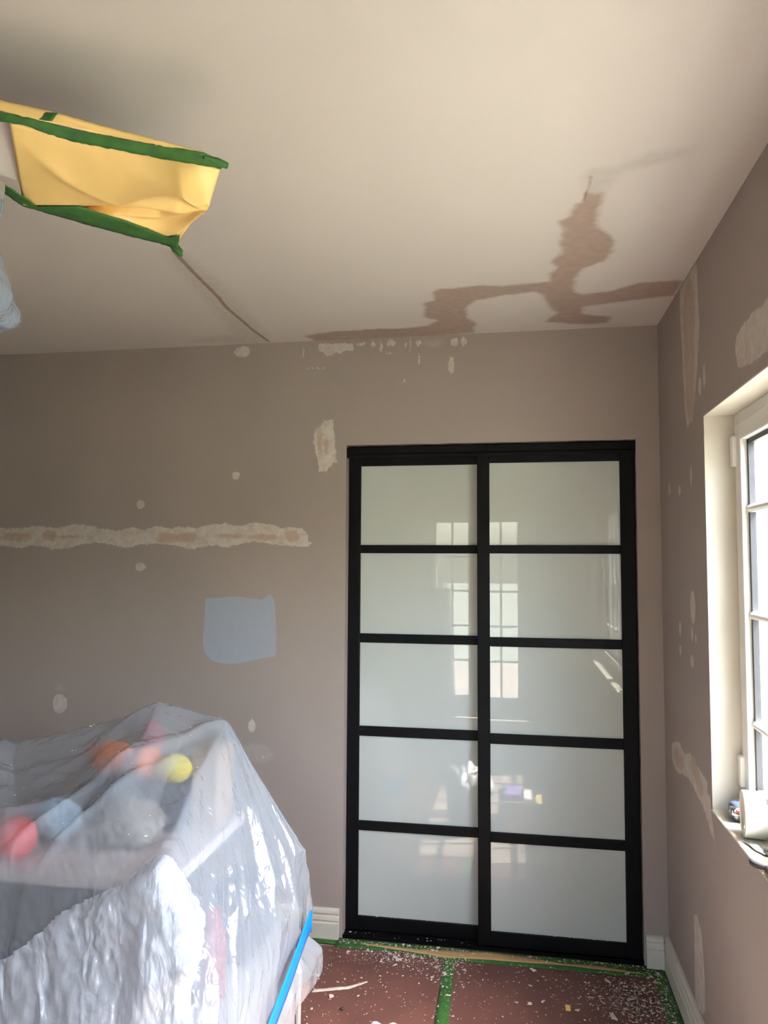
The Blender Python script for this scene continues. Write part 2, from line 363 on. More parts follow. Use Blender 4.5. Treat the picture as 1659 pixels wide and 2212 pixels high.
BAND_TAN=[(-2.77,1.615,0.073,0.019),(-2.606,1.62,0.036,0.023),(-2.515,1.614,0.094,0.007),(-2.052,1.609,0.05,0.024),(-1.998,1.607,0.054,0.016),(-1.953,1.611,0.052,0.022),(-1.758,1.617,0.066,0.011),(-1.61,1.612,0.078,0.013),(-1.485,1.615,0.032,0.025)]
SPOTS=[(-2.174,1.756,0.018,0.019),(-2.168,1.483,0.023,0.018),(-1.738,1.877,0.017,0.016),(-2.529,0.883,0.034,0.042),(-1.787,0.833,0.01,0.021),(-1.648,0.823,0.016,0.026),(-1.719,2.416,0.035,0.024),(-1.193,2.427,0.02,0.006),(-1.144,2.425,0.01,0.011),(-1.108,2.414,0.0061,0.02),(-1.065,2.427,0.017,0.014),(-1.003,2.411,0.006,0.01),(-0.984,2.414,0.0032,0.017),(-0.95,2.42,0.012,0.012),(-0.801,2.419,0.017,0.016),(-0.762,2.419,0.012,0.019),(-0.814,2.321,0.013,0.035),(-1.445,2.409,0.002,0.019),(-1.396,2.331,0.0361,0.002),(-1.075,2.38,0.007,0.002),(-0.947,2.354,0.004,0.018),(-1.009,2.264,0.003,0.007)]
FAINT=[(-1.629,0.711,0.0721,0.04),(-2.529,0.951,0.021,0.016),(-0.885,2.416,0.042,0.015)]
BLUE=[(-1.867,1.353),(-1.823,1.351),(-1.744,1.36),(-1.666,1.353),(-1.614,1.347),(-1.576,1.372),(-1.558,1.348),(-1.553,1.274),(-1.547,1.193),(-1.55,1.112),(-1.584,1.11),(-1.635,1.098),(-1.704,1.081),(-1.765,1.076),(-1.826,1.084),(-1.862,1.116),(-1.873,1.161),(-1.869,1.244),(-1.866,1.31)]
VERT=[(-1.352,2.106),(-1.31,2.107),(-1.308,2.06),(-1.302,1.991),(-1.297,1.943),(-1.29,1.923),(-1.307,1.923),(-1.324,1.91),(-1.338,1.886),(-1.352,1.893),(-1.37,1.89),(-1.374,1.924),(-1.385,1.959),(-1.396,2.007),(-1.396,2.042),(-1.386,2.069),(-1.365,2.086)]
VERT_TAN=[(-1.369,2.017,0.012,0.059),(-1.341,2.0,0.011,0.035)]
CORN=[(-1.383,2.437),(-1.305,2.435),(-1.228,2.433),(-1.226,2.4),(-1.256,2.403),(-1.284,2.392),(-1.312,2.393),(-1.34,2.377),(-1.358,2.399),(-1.375,2.403)]
RA=[(-0.643,2.447),(-0.653,2.421),(-0.661,2.37),(-0.659,2.32),(-0.668,2.27),(-0.672,2.233),(-0.658,2.198),(-0.641,2.156),(-0.629,2.111),(-0.609,2.069),(-0.598,2.039),(-0.574,2.004),(-0.549,1.965),(-0.514,1.967),(-0.489,1.951),(-0.47,1.98),(-0.451,2.021),(-0.446,2.086),(-0.434,2.153),(-0.432,2.213),(-0.418,2.277),(-0.412,2.34),(-0.41,2.398),(-0.418,2.443),(-0.54,2.444)]
RB=[(-1.291,2.108),(-1.257,2.1),(-1.194,2.109),(-1.145,2.104),(-1.083,2.101),(-1.049,2.089),(-1.036,2.067),(-1.042,2.039),(-1.048,2.01),(-1.095,2.002),(-1.164,1.99),(-1.221,1.99),(-1.281,1.988),(-1.4,1.979),(-1.408,2.08)]
RC=[(-0.134,0.857),(-0.207,0.88),(-0.275,0.894),(-0.292,0.878),(-0.336,0.869),(-0.407,0.887),(-0.424,0.895),(-0.448,0.882),(-0.519,0.878),(-0.606,0.866),(-0.644,0.86),(-0.634,0.83),(-0.671,0.827),(-0.675,0.791),(-0.7,0.748),(-0.721,0.702),(-0.704,0.714),(-0.669,0.723),(-0.641,0.743),(-0.605,0.761),(-0.559,0.778),(-0.51,0.782),(-0.451,0.797),(-0.379,0.804),(-0.301,0.793),(-0.238,0.778),(-0.174,0.777),(-0.132,0.797),(-0.124,0.837)]
RD=[(-0.43,0.384),(-0.47,0.404),(-0.498,0.388),(-0.522,0.379),(-0.542,0.335),(-0.552,0.273),(-0.553,0.198),(-0.554,0.158),(-0.524,0.129),(-0.474,0.116),(-0.423,0.119),(-0.421,0.185),(-0.425,0.286)]
RC_TAN=[(-0.243,0.83,0.0856,0.0341),(-0.474,0.864,0.0507,0.0291),(-0.515,0.843,0.0456,0.0281),(-0.554,0.819,0.0342,0.0241)]
RA_TAN=[(-0.537,2.312,0.0841,0.1215),(-0.533,2.169,0.0725,0.1216),(-0.526,2.047,0.0563,0.0773)]
RSPOTS=[(-0.661,2.053,0.0216,0.0272),(-0.715,2.07,0.0143,0.0372),(-0.521,1.795,0.0122,0.0311),(-0.176,1.783,0.015,0.0231),(-0.346,1.762,0.018,0.0161),(-0.505,1.371,0.0351,0.0543),(-0.312,1.287,0.0191,0.0241),(-0.309,1.213,0.0151,0.0181),(-0.488,1.284,0.013,0.0231),(-0.537,1.274,0.012,0.0132),(-0.48,1.197,0.0252,0.019)]
STAIN=[(-1.42,-0.08),(-1.309,-0.115),(-1.15,-0.125),(-0.997,-0.118),(-0.894,-0.134),(-0.853,-0.192),(-0.896,-0.244),(-0.878,-0.398),(-0.839,-0.419),(-0.84,-0.496),(-0.814,-0.536),(-0.763,-0.528),(-0.677,-0.543),(-0.593,-0.525),(-0.509,-0.536),(-0.439,-0.541),(-0.442,-0.619),(-0.425,-0.659),(-0.443,-0.723),(-0.416,-0.777),(-0.425,-0.869),(-0.419,-0.935),(-0.438,-0.994),(-0.411,-1.021),(-0.397,-1.091),(-0.382,-1.103),(-0.377,-1.149),(-0.336,-1.14),(-0.333,-1.06),(-0.332,-0.962),(-0.303,-0.909),(-0.27,-0.844),(-0.265,-0.771),(-0.281,-0.687),(-0.338,-0.645),(-0.361,-0.54),(-0.353,-0.432),(-0.316,-0.401),(-0.226,-0.424),(-0.143,-0.483),(-0.017,-0.49),(-0.002,-0.465),(-0.002,-0.34),(-0.118,-0.319),(-0.21,-0.294),(-0.278,-0.277),(-0.313,-0.269),(-0.301,-0.181),(-0.19,-0.135),(-0.2,-0.059),(-0.305,-0.06),(-0.438,-0.112),(-0.4,-0.212),(-0.442,-0.33),(-0.454,-0.41),(-0.49,-0.453),(-0.594,-0.432),(-0.692,-0.396),(-0.733,-0.32),(-0.735,-0.204),(-0.705,-0.137),(-0.721,-0.021),(-0.888,0.005),(-1.08,0.011),(-1.394,0.004)]
FAINTC=[(-0.377,-1.273),(-0.324,-1.265),(-0.253,-1.32),(-0.167,-1.326),(-0.16,-1.294),(-0.242,-1.257),(-0.298,-1.243),(-0.32,-1.192),(-0.333,-1.142),(-0.377,-1.149),(-0.396,-1.229)]
CRACK2=[(-0.374,-1.231),(-0.374,-1.181),(-0.381,-1.103)]
CRACK1=[(-1.578,-0.974),(-1.589,-0.797),(-1.597,-0.58),(-1.61,-0.458),(-1.607,-0.322),(-1.607,-0.191),(-1.593,-0.026)]
CRACKH=[(-1.612,-0.98),(-1.547,-0.959),(-1.537,-0.727),(-1.54,-0.595),(-1.555,-0.256),(-1.591,-0.019),(-1.723,-0.011),(-1.95,-0.074),(-1.709,-0.156),(-1.668,-0.452),(-1.636,-0.764)]
TAPE_N_TOP=[(-1.454,-1.965,2.28),(-1.43,-1.95,2.28),(-1.395,-1.925,2.28),(-1.332,-1.878,2.28),(-1.261,-1.836,2.28),(-1.197,-1.799,2.28),(-1.144,-1.775,2.28),(-1.119,-1.746,2.28),(-1.11,-1.727,2.28)]
TAPE_N_BOT=[(-1.461,-1.954,2.268),(-1.436,-1.941,2.268),(-1.404,-1.924,2.268),(-1.353,-1.865,2.268),(-1.278,-1.821,2.268),(-1.207,-1.777,2.268),(-1.154,-1.75,2.268),(-1.129,-1.732,2.27),(-1.124,-1.715,2.275)]
SH_TOP=[(-1.425,-1.932,2.272),(-1.353,-1.865,2.272),(-1.279,-1.819,2.272),(-1.209,-1.774,2.272),(-1.156,-1.746,2.272),(-1.125,-1.717,2.274)]
SH_RIDGE=[(-1.52,-1.756,2.21),(-1.418,-1.744,2.21),(-1.304,-1.753,2.205),(-1.221,-1.765,2.2),(-1.177,-1.77,2.198),(-1.164,-1.676,2.22)]
SH_IN=[(-1.532,-1.716,2.23),(-1.442,-1.697,2.235),(-1.336,-1.678,2.24),(-1.279,-1.648,2.24),(-1.227,-1.651,2.23),(-1.175,-1.659,2.225)]
SH_BOT=[(-1.489,-1.743,2.214),(-1.412,-1.72,2.214),(-1.353,-1.663,2.214),(-1.322,-1.603,2.214),(-1.299,-1.561,2.212),(-1.277,-1.567,2.21)]
TAPE_F_TOP=[(-1.521,-1.875,2.212),(-1.501,-1.851,2.212),(-1.496,-1.818,2.212),(-1.494,-1.75,2.212),(-1.414,-1.741,2.212),(-1.364,-1.68,2.212),(-1.324,-1.619,2.212),(-1.302,-1.578,2.211),(-1.269,-1.585,2.21)]
TAPE_F_BOT=[(-1.544,-1.845,2.216),(-1.53,-1.812,2.216),(-1.527,-1.747,2.216),(-1.493,-1.707,2.216),(-1.439,-1.642,2.216),(-1.385,-1.585,2.216),(-1.342,-1.542,2.216),(-1.322,-1.526,2.214),(-1.308,-1.51,2.21)]
BLADE_N=[(-1.602,-2.054,2.28),(-1.431,-1.949,2.28),(-1.111,-1.733,2.28)]
BLADE_F=[(-1.65,-1.964,2.218),(-1.518,-1.828,2.218),(-1.311,-1.504,2.218)]
TOPSH_A=[(-1.455,-1.964,2.3),(-1.431,-1.95,2.3),(-1.356,-1.904,2.298),(-1.275,-1.845,2.294),(-1.197,-1.801,2.288),(-1.134,-1.765,2.282)]
TOPSH_B=[(-1.458,-1.96,2.28),(-1.431,-1.949,2.28),(-1.358,-1.899,2.28),(-1.276,-1.842,2.28),(-1.198,-1.798,2.28),(-1.139,-1.766,2.28)]
TOPTAPE_A=[(-1.469,-1.946,2.299),(-1.443,-1.933,2.299),(-1.399,-1.92,2.297),(-1.35,-1.906,2.295)]
TOPTAPE_B=[(-1.462,-1.954,2.281),(-1.436,-1.941,2.281),(-1.397,-1.921,2.281),(-1.361,-1.907,2.281)]
BAG=[(-1.365,-2.021,2.1),(-1.477,-1.831,2.0),(-1.485,-1.813,1.98),(-1.511,-1.797,1.96),(-1.552,-1.768,1.96)]
S1=[(-2.947,-0.65,0.754),(-2.337,-0.65,0.874),(-2.266,-0.65,0.874),(-1.988,-0.65,0.939),(-1.744,-0.65,1.013),(-1.62,-0.65,0.987),(-1.497,-0.65,0.965),(-1.39,-0.65,0.803),(-1.262,-0.65,0.617),(-1.243,-0.65,0.577)]
S2=[(-2.848,-0.8,0.706),(-2.258,-0.8,0.844),(-2.173,-0.8,0.826),(-1.929,-0.8,0.875),(-1.709,-0.8,0.979),(-1.583,-0.8,0.948),(-1.473,-0.8,0.953),(-1.367,-0.8,0.762),(-1.279,-0.8,0.589),(-1.267,-0.8,0.549)]
S3=[(-2.707,-1.0,0.676),(-2.151,-1.0,0.805),(-2.012,-1.0,0.793),(-1.835,-1.0,0.85),(-1.677,-1.0,0.924),(-1.547,-1.0,0.878),(-1.463,-1.0,0.883),(-1.377,-1.0,0.747),(-1.306,-1.0,0.589),(-1.294,-1.0,0.546)]
S4=[(-2.493,-1.2,0.656),(-2.035,-1.2,0.774),(-1.897,-1.2,0.795),(-1.762,-1.2,0.809),(-1.629,-1.2,0.812),(-1.5,-1.2,0.808),(-1.41,-1.2,0.797),(-1.345,-1.2,0.681),(-1.306,-1.2,0.582),(-1.293,-1.2,0.538)]
S5=[(-2.358,-1.38,0.475),(-1.904,-1.38,0.55),(-1.756,-1.38,0.579),(-1.65,-1.38,0.642),(-1.544,-1.38,0.682),(-1.463,-1.38,0.72),(-1.384,-1.38,0.778),(-1.324,-1.38,0.674),(-1.288,-1.38,0.575),(-1.281,-1.38,0.525)]

# ================================================================== THE SETTING
def struct(o): return tag(o, kind='structure')
floor = struct(box('floor', (XL-.1, YR-.15, -.12), (.165, .45, -.006), 'floor'))
ceiling = struct(box('ceiling', (XL-.1, YR-.15, H), (.165, .45, H+.12), 'ceil'))
wall_back = struct(MB().box((XL-.1, 0, -.006), (DX0, .12, H)).box((DX1, 0, -.006), (.165, .12, H)).box((DX0, 0, DZ), (DX1, .12, H)).build('wall_back', 'wall'))
closet = struct(MB().box((DX0-.1, .42, -.006), (DX1+.1, .45, H)).box((DX0-.1, .12, -.006), (DX0-.07, .42, H)).box((DX1+.07, .12, -.006), (DX1+.1, .42, H)).build('wall_closet', 'wall'))
wall_right = struct(MB().box((0, WY0, -.006), (WT, 0, H)).box((0, YR, -.006), (WT, WY1, H)).box((0, WY1, -.006), (WT, WY0, WZ0)).box((0, WY1, WZ1), (WT, WY0, H)).build('wall_right', 'wall'))
wall_left = struct(box('wall_left', (XL-.1, YR, -.006), (XL, 0, H), 'wall'))
wall_rear = struct(MB().box((XL-.1, YR-.15, -.006), (RX0, YR, H)).box((RX1, YR-.15, -.006), (.165, YR, H)).box((RX0, YR-.15, RZ), (RX1, YR, H)).build('wall_rear', 'wall'))

# cream plaster lining of the window opening
box('trim_1', (.0005, WY0, WZ0), (.092, WY0-.004, WZ1), 'cream'); box('trim_2', (.0005, WY1, WZ0), (.092, WY1+.004, WZ1), 'cream')
box('trim_3', (.0005, WY0, WZ1-.004), (.092, WY1, WZ1), 'cream'); box('trim_4', (-.003, WY0-.0005, WZ0), (.092, WY1, WZ0+.006), 'cream', bevel=.002)
for i in range(1, 5): struct(bpy.data.objects[f'trim_{i}'])

# skirting boards with an ogee profile (distance from wall, height)
PROF = [(0, 0), (.020, 0), (.020, .060), (.0165, .064), (.0165, .068), (.019, .073), (.017, .084), (.0125, .089), (.0125, .093), (.015, .098), (.013, .107), (.007, .113), (0, .115)]
def skirting(name, runs):
    b = MB()
    for wall, t0, t1 in runs:
        fn = {'back': lambda p, q, t: (t, -p, q), 'right': lambda p, q, t: (-p, t, q), 'left': lambda p, q, t: (XL+p, t, q), 'rear': lambda p, q, t: (t, YR+p, q)}[wall]
        b.prism(PROF, fn, t0, t1)
    return struct(b.build(name, 'base'))
skirting('baseboard_back', [('back', XL, DX0-.012), ('back', DX1+.006, -.0205)])
skirting('baseboard_right', [('right', YR, 0)])
skirting('baseboard_left', [('left', YR, 0)])
skirting('baseboard_rear', [('rear', XL, RX0-.01), ('rear', RX1+.01, 0)])

# wall repairs
E_ = lambda L: [('ell', c) for c in L]
patch('filler_band', 'back', 'filler', wall_back, [('poly', BAND)], E_(BAND_TAN), label='long ragged band of pale filler with tan spots')
patch('test_paint_patch', 'back', 'bluepatch', wall_back, [('poly', BLUE)], label='square of blue-grey test paint')
patch('filler_patch', 'back', 'filler', wall_back, [('poly', VERT)], E_(VERT_TAN), label='upright smear of filler beside the wardrobe doors')
near = SPOTS[7:15]+SPOTS[19:20]
patch('filler_patch', 'back', 'filler', wall_back, [('poly', CORN)]+E_(near), None, E_(FAINT[2:]), res=.004, label='ragged row of filler dabs under the ceiling edge')
for i, c in enumerate(SPOTS):
    if c in near: continue
    patch('filler_spot', 'back', 'filler_s', wall_back, E_([c]), None, E_(FAINT[1:2]) if i == 3 else None, margin=.012, res=.002 if c[2] < .02 else .004)
patch('filler_smear', 'back', 'filler_s', wall_back, [('ell', (-1.60, .70, .004, .004))], None, E_(FAINT[:1]), margin=.03, res=.006)
patch('filler_patch', 'right', 'filler_r', wall_right, [('poly', RA)], E_(RA_TAN), label='tall tongue of filler below the ceiling')
patch('filler_patch', 'right', 'filler_r', wall_right, [('poly', RB)], label='broad smear of filler above the window')
patch('filler_patch', 'right', 'filler_r', wall_right, [('poly', RC)], E_(RC_TAN), label='slanting smear of filler below the window sill corner')
patch('filler_patch', 'right', 'filler_r', wall_right, [('poly', RD)], label='upright stripe of filler above the skirting')
for c in RSPOTS: patch('filler_spot', 'right', 'filler_rs', wall_right, E_([c]), margin=.012, res=.003, off=.0004)
patch('plaster_patch', 'ceil', 'stain', ceiling, [('poly', STAIN)], [('line', CRACK2, .0035)], [('poly', FAINTC)], margin=.045, res=.007, label='branching patch of brown fresh plaster')
patch('crack_line', 'ceil', 'crack', ceiling, [('line', CRACK1, .0075)], None, [('poly', CRACKH)], margin=.07, res=.006, label='brown crack running to the back wall')

# ---------------------------------------------------------------- sliding wardrobe doors
ROWS = [(0.012, .066), (.408, .446), (.790, .830), (1.174, 1.211), (1.547, 1.581), (1.916, 1.972)]   # rails, bottom to top
def sliding_door(name, x0, x1, y, sl, sr, label):
    """y = front face; stile widths sl, sr"""
    d = empty(name, ((x0+x1)/2, y, .01), label=label, kind='structure')
    T = .03
    box('stile', (x0, y, .010), (x0+sl, y+T, 1.975), 'black', d, .0025); box('stile', (x1-sr, y, .010), (x1, y+T, 1.975), 'black', d, .0025)
    for z0, z1 in ROWS: box('rail', (x0+sl, y+.001, z0), (x1-sr, y+T-.001, z1), 'black', d, .002)
    for (za, zb), (zc, zd) in zip(ROWS[:-1], ROWS[1:]):
        box('pane', (x0+sl, y+.011, zb-.001), (x1-sr, y+.016, zc+.001), 'milk', d)
    return d
sliding_door('door_1', DX0+.001, -.660, .055, .051, .052, 'black framed sliding wardrobe door with milky panes, in the rear track')
sliding_door('door_2', -.711, DX1-.004, .018, .050, .056, 'black framed sliding wardrobe door with milky panes, in the front track')
head = empty('trim_5', ((DX0+DX1)/2, .05, 1.94), kind='structure', label='black head track of the wardrobe doors')
MB().prism([(.012, 1.944), (.012, 1.957), (.016, 1.963), (.016, 1.990), (.10, 1.990), (.10, 1.975), (.02, 1.975), (.0155, 1.944)], lambda p, q, t: (t, p, q), DX0+.005, DX1-.006).build('fascia', 'black', head)
box('end_cap', (DX0+.0005, .009, 1.946), (DX0+.008, .016, 1.99), 'black', head, .003); box('end_cap', (DX1-.009, .009, 1.949), (DX1-.001, .016, 1.992), 'black', head, .003)
foot = empty('trim_6', ((DX0+DX1)/2, .05, 0), kind='structure', label='black floor track of the wardrobe doors')
MB().box((DX0, .004, -.006), (DX1, .10, .006)).box((DX0, .004, .006), (DX1, .009, .012)).box((DX0, .049, .006), (DX1, .053, .011)).build('track', 'black', foot)

# ---------------------------------------------------------------- casement window in the right wall
win = empty('window_1', (.1, (WY0+WY1)/2, WZ0+.006), kind='structure', label='white casement window with glazing bars and cream reveal')
f0, f1 = .085, .150
FZ0, FZ1 = WZ0+.006, WZ1-.004; FY0, FY1 = WY0-.004, WY1+.004
box('frame_jamb', (f0, FY0, FZ0), (f1, FY0-.042, FZ1), 'pvc', win, .003); box('frame_jamb', (f0, FY1, FZ0), (f1, FY1+.042, FZ1), 'pvc', win, .003)
box('frame_head', (f0, FY0-.042, FZ1-.042), (f1, FY1+.042, FZ1), 'pvc', win, .003); box('frame_sill', (f0, FY0-.042, FZ0), (f1, FY1+.042, FZ0+.030), 'pvc', win, .003)
ym = (FY0+FY1)/2
box('mullion', (f0, ym+.02, FZ0+.03), (f1, ym-.02, FZ1-.042), 'pvc', win, .003)
BAR_Z = [1.062, 1.366, 1.668]
def sash(ya, yb, hy):
    s = empty('sash', (.1, (ya+yb)/2, FZ0), parent=win); s.location = Vector((.1, (ya+yb)/2, FZ0))-win.location
    x0, x1 = .078, .128; w = .052; z0, z1 = FZ0+.022, FZ1-.034
    gy0, gy1, gz0, gz1 = ya-w, yb+w, z0+w, z1-w
    for q in (((x0, ya, z0), (x1, ya-w, z1)), ((x0, yb, z0), (x1, yb+w, z1)), ((x0, ya-w, z0), (x1, yb+w, z0+w)), ((x0, ya-w, z1-w), (x1, yb+w, z1))):
        box('sash_rail', q[0], q[1], 'pvc', s, .004)
    for q in (((.096, gy0, gz0), (.112, gy0-.014, gz1)), ((.096, gy1, gz0), (.112, gy1+.014, gz1)), ((.096, gy0, gz0), (.112, gy1, gz0+.014)), ((.096, gy0, gz1-.014), (.112, gy1, gz1))):
        box('gasket', q[0], q[1], 'gasket', s)
    ncol = 4; ys = np.linspace(gy0, gy1, ncol+1); zs = [gz0]+BAR_Z+[gz1]
    for i in range(ncol):
        for j in range(4):
            box('pane', (.104, ys[i], zs[j]), (.108, ys[i+1], zs[j+1]), 'glass', s)
    for z in BAR_Z: MB().prism([(.096, -.011), (.090, -.004), (.090, .004), (.096, .011), (.116, .011), (.122, .004), (.122, -.004), (.116, -.011)], lambda p, q, t, z=z: (p, t, z+q), gy0, gy1).build('glazing_bar', 'pvc', s)
    for y in ys[1:-1]: MB().prism([(.097, -.010), (.091, -.004), (.091, .004), (.097, .010), (.115, .010), (.121, .004), (.121, -.004), (.115, -.010)], lambda p, q, t, y=y: (p, y+q, t), gz0, gz1).build('glazing_bar', 'pvc', s)
    for z in (1.84, .92): MB().box((.066, ya+.012, z-.045), (.084, ya-.016, z+.045)).build('hinge', 'pvc', s, .006)
    h = MB().box((.060, hy-.016, 1.28), (.078, hy+.016, 1.42)).build('handle_plate', 'pvc', s, .006)
    MB().box((.036, hy-.011, 1.24), (.052, hy+.011, 1.38)).box((.05, hy-.009, 1.36), (.064, hy+.009, 1.38)).build('handle', 'pvc', s, .004)
sash(FY0-.030, ym+.012, ym+.036); sash(FY1+.030, ym-.012, ym-.036) if False else sash(ym-.012, FY1+.030, ym-.036)

# ---------------------------------------------------------------- glazed door in the rear wall
gd = empty('door_3', ((RX0+RX1)/2, YR-.1, 0), kind='structure', label='white glazed garden door in the rear wall')
for q in (((RX0, YR-.13, 0), (RX0+.05, YR-.06, RZ)), ((RX1-.05, YR-.13, 0), (RX1, YR-.06, RZ)), ((RX0+.05, YR-.13, RZ-.05), (RX1-.05, YR-.06, RZ))): box('frame', q[0], q[1], 'pvc', gd, .003)
xm = (RX0+RX1)/2
for xa, xb in ((RX0+.05, xm), (xm, RX1-.05)):
    for q in (((xa, 0.0, .01), (xa+.08, 0, RZ-.05)), ((xb-.08, 0, .01), (xb, 0, RZ-.05)), ((xa+.08, 0, .01), (xb-.08, 0, .22)), ((xa+.08, 0, RZ-.15), (xb-.08, 0, RZ-.05))):
        box('door_rail', (q[0][0], YR-.12, q[0][2]), (q[1][0], YR-.075, q[1][2]), 'pvc', gd, .003)
    zz = np.linspace(.22, RZ-.15, 6)
    for j in range(5): box('pane', (xa+.08, YR-.1, zz[j]), (xb-.08, YR-.096, zz[j+1]), 'glass', gd)
    for z in zz[1:-1]: box('glazing_bar', (xa+.08, YR-.11, z-.011), (xb-.08, YR-.086, z+.011), 'pvc', gd, .003)
    box('glazing_bar', ((xa+xb)/2-.011, YR-.11, .22), ((xa+xb)/2+.011, YR-.086, RZ-.15), 'pvc', gd, .003)

# ---------------------------------------------------------------- outside
M['grass'] = mat('dry_lawn', (.20, .21, .16), .9, .15, 3.); M['paving'] = mat('patio_paving', (.30, .24, .19), .8, .15, 4.)
M['hill'] = mat('distant_hill', (.20, .24, .22), .9, .2, .05); M['rooftile'] = mat('grey_roof_tile', (.30, .31, .34), .8, .1, 6.)
# white outside lining of the window opening
for i, (lo, hi) in enumerate((((.15, WY0, WZ0), (.166, WY0-.004, WZ1)), ((.15, WY1, WZ0), (.166, WY1+.004, WZ1)), ((.15, WY0, WZ1-.004), (.166, WY1, WZ1)), ((.15, WY0, WZ0), (.19, WY1, WZ0+.004)))):
    struct(box(f'trim_{7+i}', lo, hi, 'render'))
struct(box('ground', (-60, -60, -.5), (140, 80, -.25), 'grass'))
struct(box('patio', (-5, -9, -.25), (1.5, YR-.16, -.06), 'paving'))
hv, hf = [], []
for i in range(41):
    for j in range(9):
        x, y = 60+j*8, -80+i*5
        hv.append((x, y, -.4+max(0, 11*math.sin(j/8*math.pi)*(1+.3*math.sin(i*.6)+.2*math.sin(i*1.7+1))*.8)))
tag(mk('hill', hv, grid_faces(41, 9), 'hill', smooth=True), 'low wooded hill far beyond the window', 'hill')
hs = empty('house', (24, 3.5, -.25), label='distant white house with grey gable roof seen through the window', cat='house')
box('wall', (20, .5, -.25), (28, 6.5, 2.6), 'render', hs)
MB().prism([(0, 2.6), (6.8, 2.6), (3.4, 4.4)], lambda p, q, t: (t, .1+p, q), 19.6, 28.4).build('roof', 'rooftile', hs)
for y in (1.6, 4.2): box('window', (19.96, y, .8), (20.02, y+1.1, 1.9), 'gasket', hs)

# ================================================================== FLOOR COVERING
def sheet(name, x0, x1, y0, y1, label):
    o = box(name, (x0, y0, -.006), (x1, y1, -.0005), 'board', None, .001); return tag(o, label, 'floor board')
sheet('floor_board', XL+.03, -.834, -.80, -.066, 'red-brown protective board on the floor, under the plastic-covered furniture side')
sheet('floor_board', -.831, -.040, -.80, -.072, 'red-brown protective board on the floor, under the window side')
def tape(name, A, B, m, label, z=0., seed=1, wob=.0003, cat='tape'):
    o = ribbon(name, [(x, y, z+.0004) for x, y in A], [(x, y, z+.0004) for x, y in B], m, n=60, k=4, thick=.0005, wob=wob, seed=seed); return tag(o, label, cat)
tape('green_tape', [(-.838, -.05), (-.832, -.30), (-.826, -.6), (-.82, -.8)], [(-.795, -.05), (-.789, -.30), (-.783, -.6), (-.778, -.8)], 'greentape', 'green masking tape over the seam between the two red-brown boards', .0006, 2)
tape('green_tape', [(XL+.05, -.021), (-2., -.021), (-1.27, -.021)], [(XL+.05, -.050), (-2., -.048), (-1.27, -.052)], 'greentape', 'green masking tape along the back skirting left of the wardrobe', .0, 3)
tape('green_tape', [(-1.27, -.002), (-1.0, .003), (-.5, .003), (-.03, -.001)], [(-1.27, -.075), (-1.0, -.066), (-.83, -.094), (-.5, -.090), (-.02, -.086)], 'greentape', 'green masking tape along the wardrobe floor track', .0008, 4)
tape('green_tape', [(-.021, -.03), (-.021, -.5), (-.021, -.8)], [(-.068, -.06), (-.070, -.5), (-.068, -.8)], 'greentape', 'green masking tape along the skirting under the window', .0004, 5)
tape('paper_strip', [(-1.17, -.030), (-.95, -.034), (-.84, -.026), (-.66, -.006), (-.5, -.026), (-.40, -.042), (-.25, -.036), (-.10, -.062)], [(-1.17, -.036), (-.95, -.062), (-.84, -.078), (-.66, -.064), (-.5, -.060), (-.40, -.054), (-.25, -.060), (-.10, -.065)], 'tan', 'tan masking paper strip showing over the green tape', .0018, 6, cat='paper')
# rubble bucket with a white liner, its top just in view
M['blackplastic'] = mat('black_bucket_plastic', (.012, .012, .013), .5, .1, 12.); M['liner'] = mat('white_bin_liner', (.82, .82, .84), .35, .03, 10.)
bk = empty('bucket', (-.83, -1.20, -.006), label='black builder\'s bucket with a crumpled white liner standing on the floor', cat='bucket')
MB().lathe([(.10, -.006), (.104, .0), (.126, .275), (.134, .28), (.134, .292), (.121, .292), (.098, .01), (.02, .008)], (-.83, -1.20, 0), n=40, cap=False).build('shell', 'blackplastic', bk, smooth=True)
v = []; n = 72; hs_ = [(.120, .20), (.126, .315), (.139, .325), (.145, .30), (.149, .27), (.140, .31), (.132, .345), (.10, .35), (.05, .33), (.01, .325)]
for q, (r, z) in enumerate(hs_):
    for j in range(n):
        t = 2*math.pi*j/n; w_ = 1+.03*math.sin(11*t+q)+.02*math.sin(23*t+q*2); v.append((-.83+r*w_*math.cos(t), -1.20+r*w_*math.sin(t), (z+(.016*math.sin(5*t+2+q*.15)+.010*math.sin(13*t+q*.4))*(q > 3)+.012*(q in (6, 7)))*.93-.006))
mk('liner', v, [(q*n+j, q*n+(j+1) % n, (q+1)*n+(j+1) % n, (q+1)*n+j) for q in range(len(hs_)-1) for j in range(n)], 'liner', bk, smooth=True)
MB().tube([(-.83+.138*math.cos(t), -1.20-.05*math.sin(t)-.10*math.sin(t), .29-.10*math.sin(t)) for t in np.linspace(0, math.pi, 17)], .003, 6).build('handle', 'blackplastic', bk)
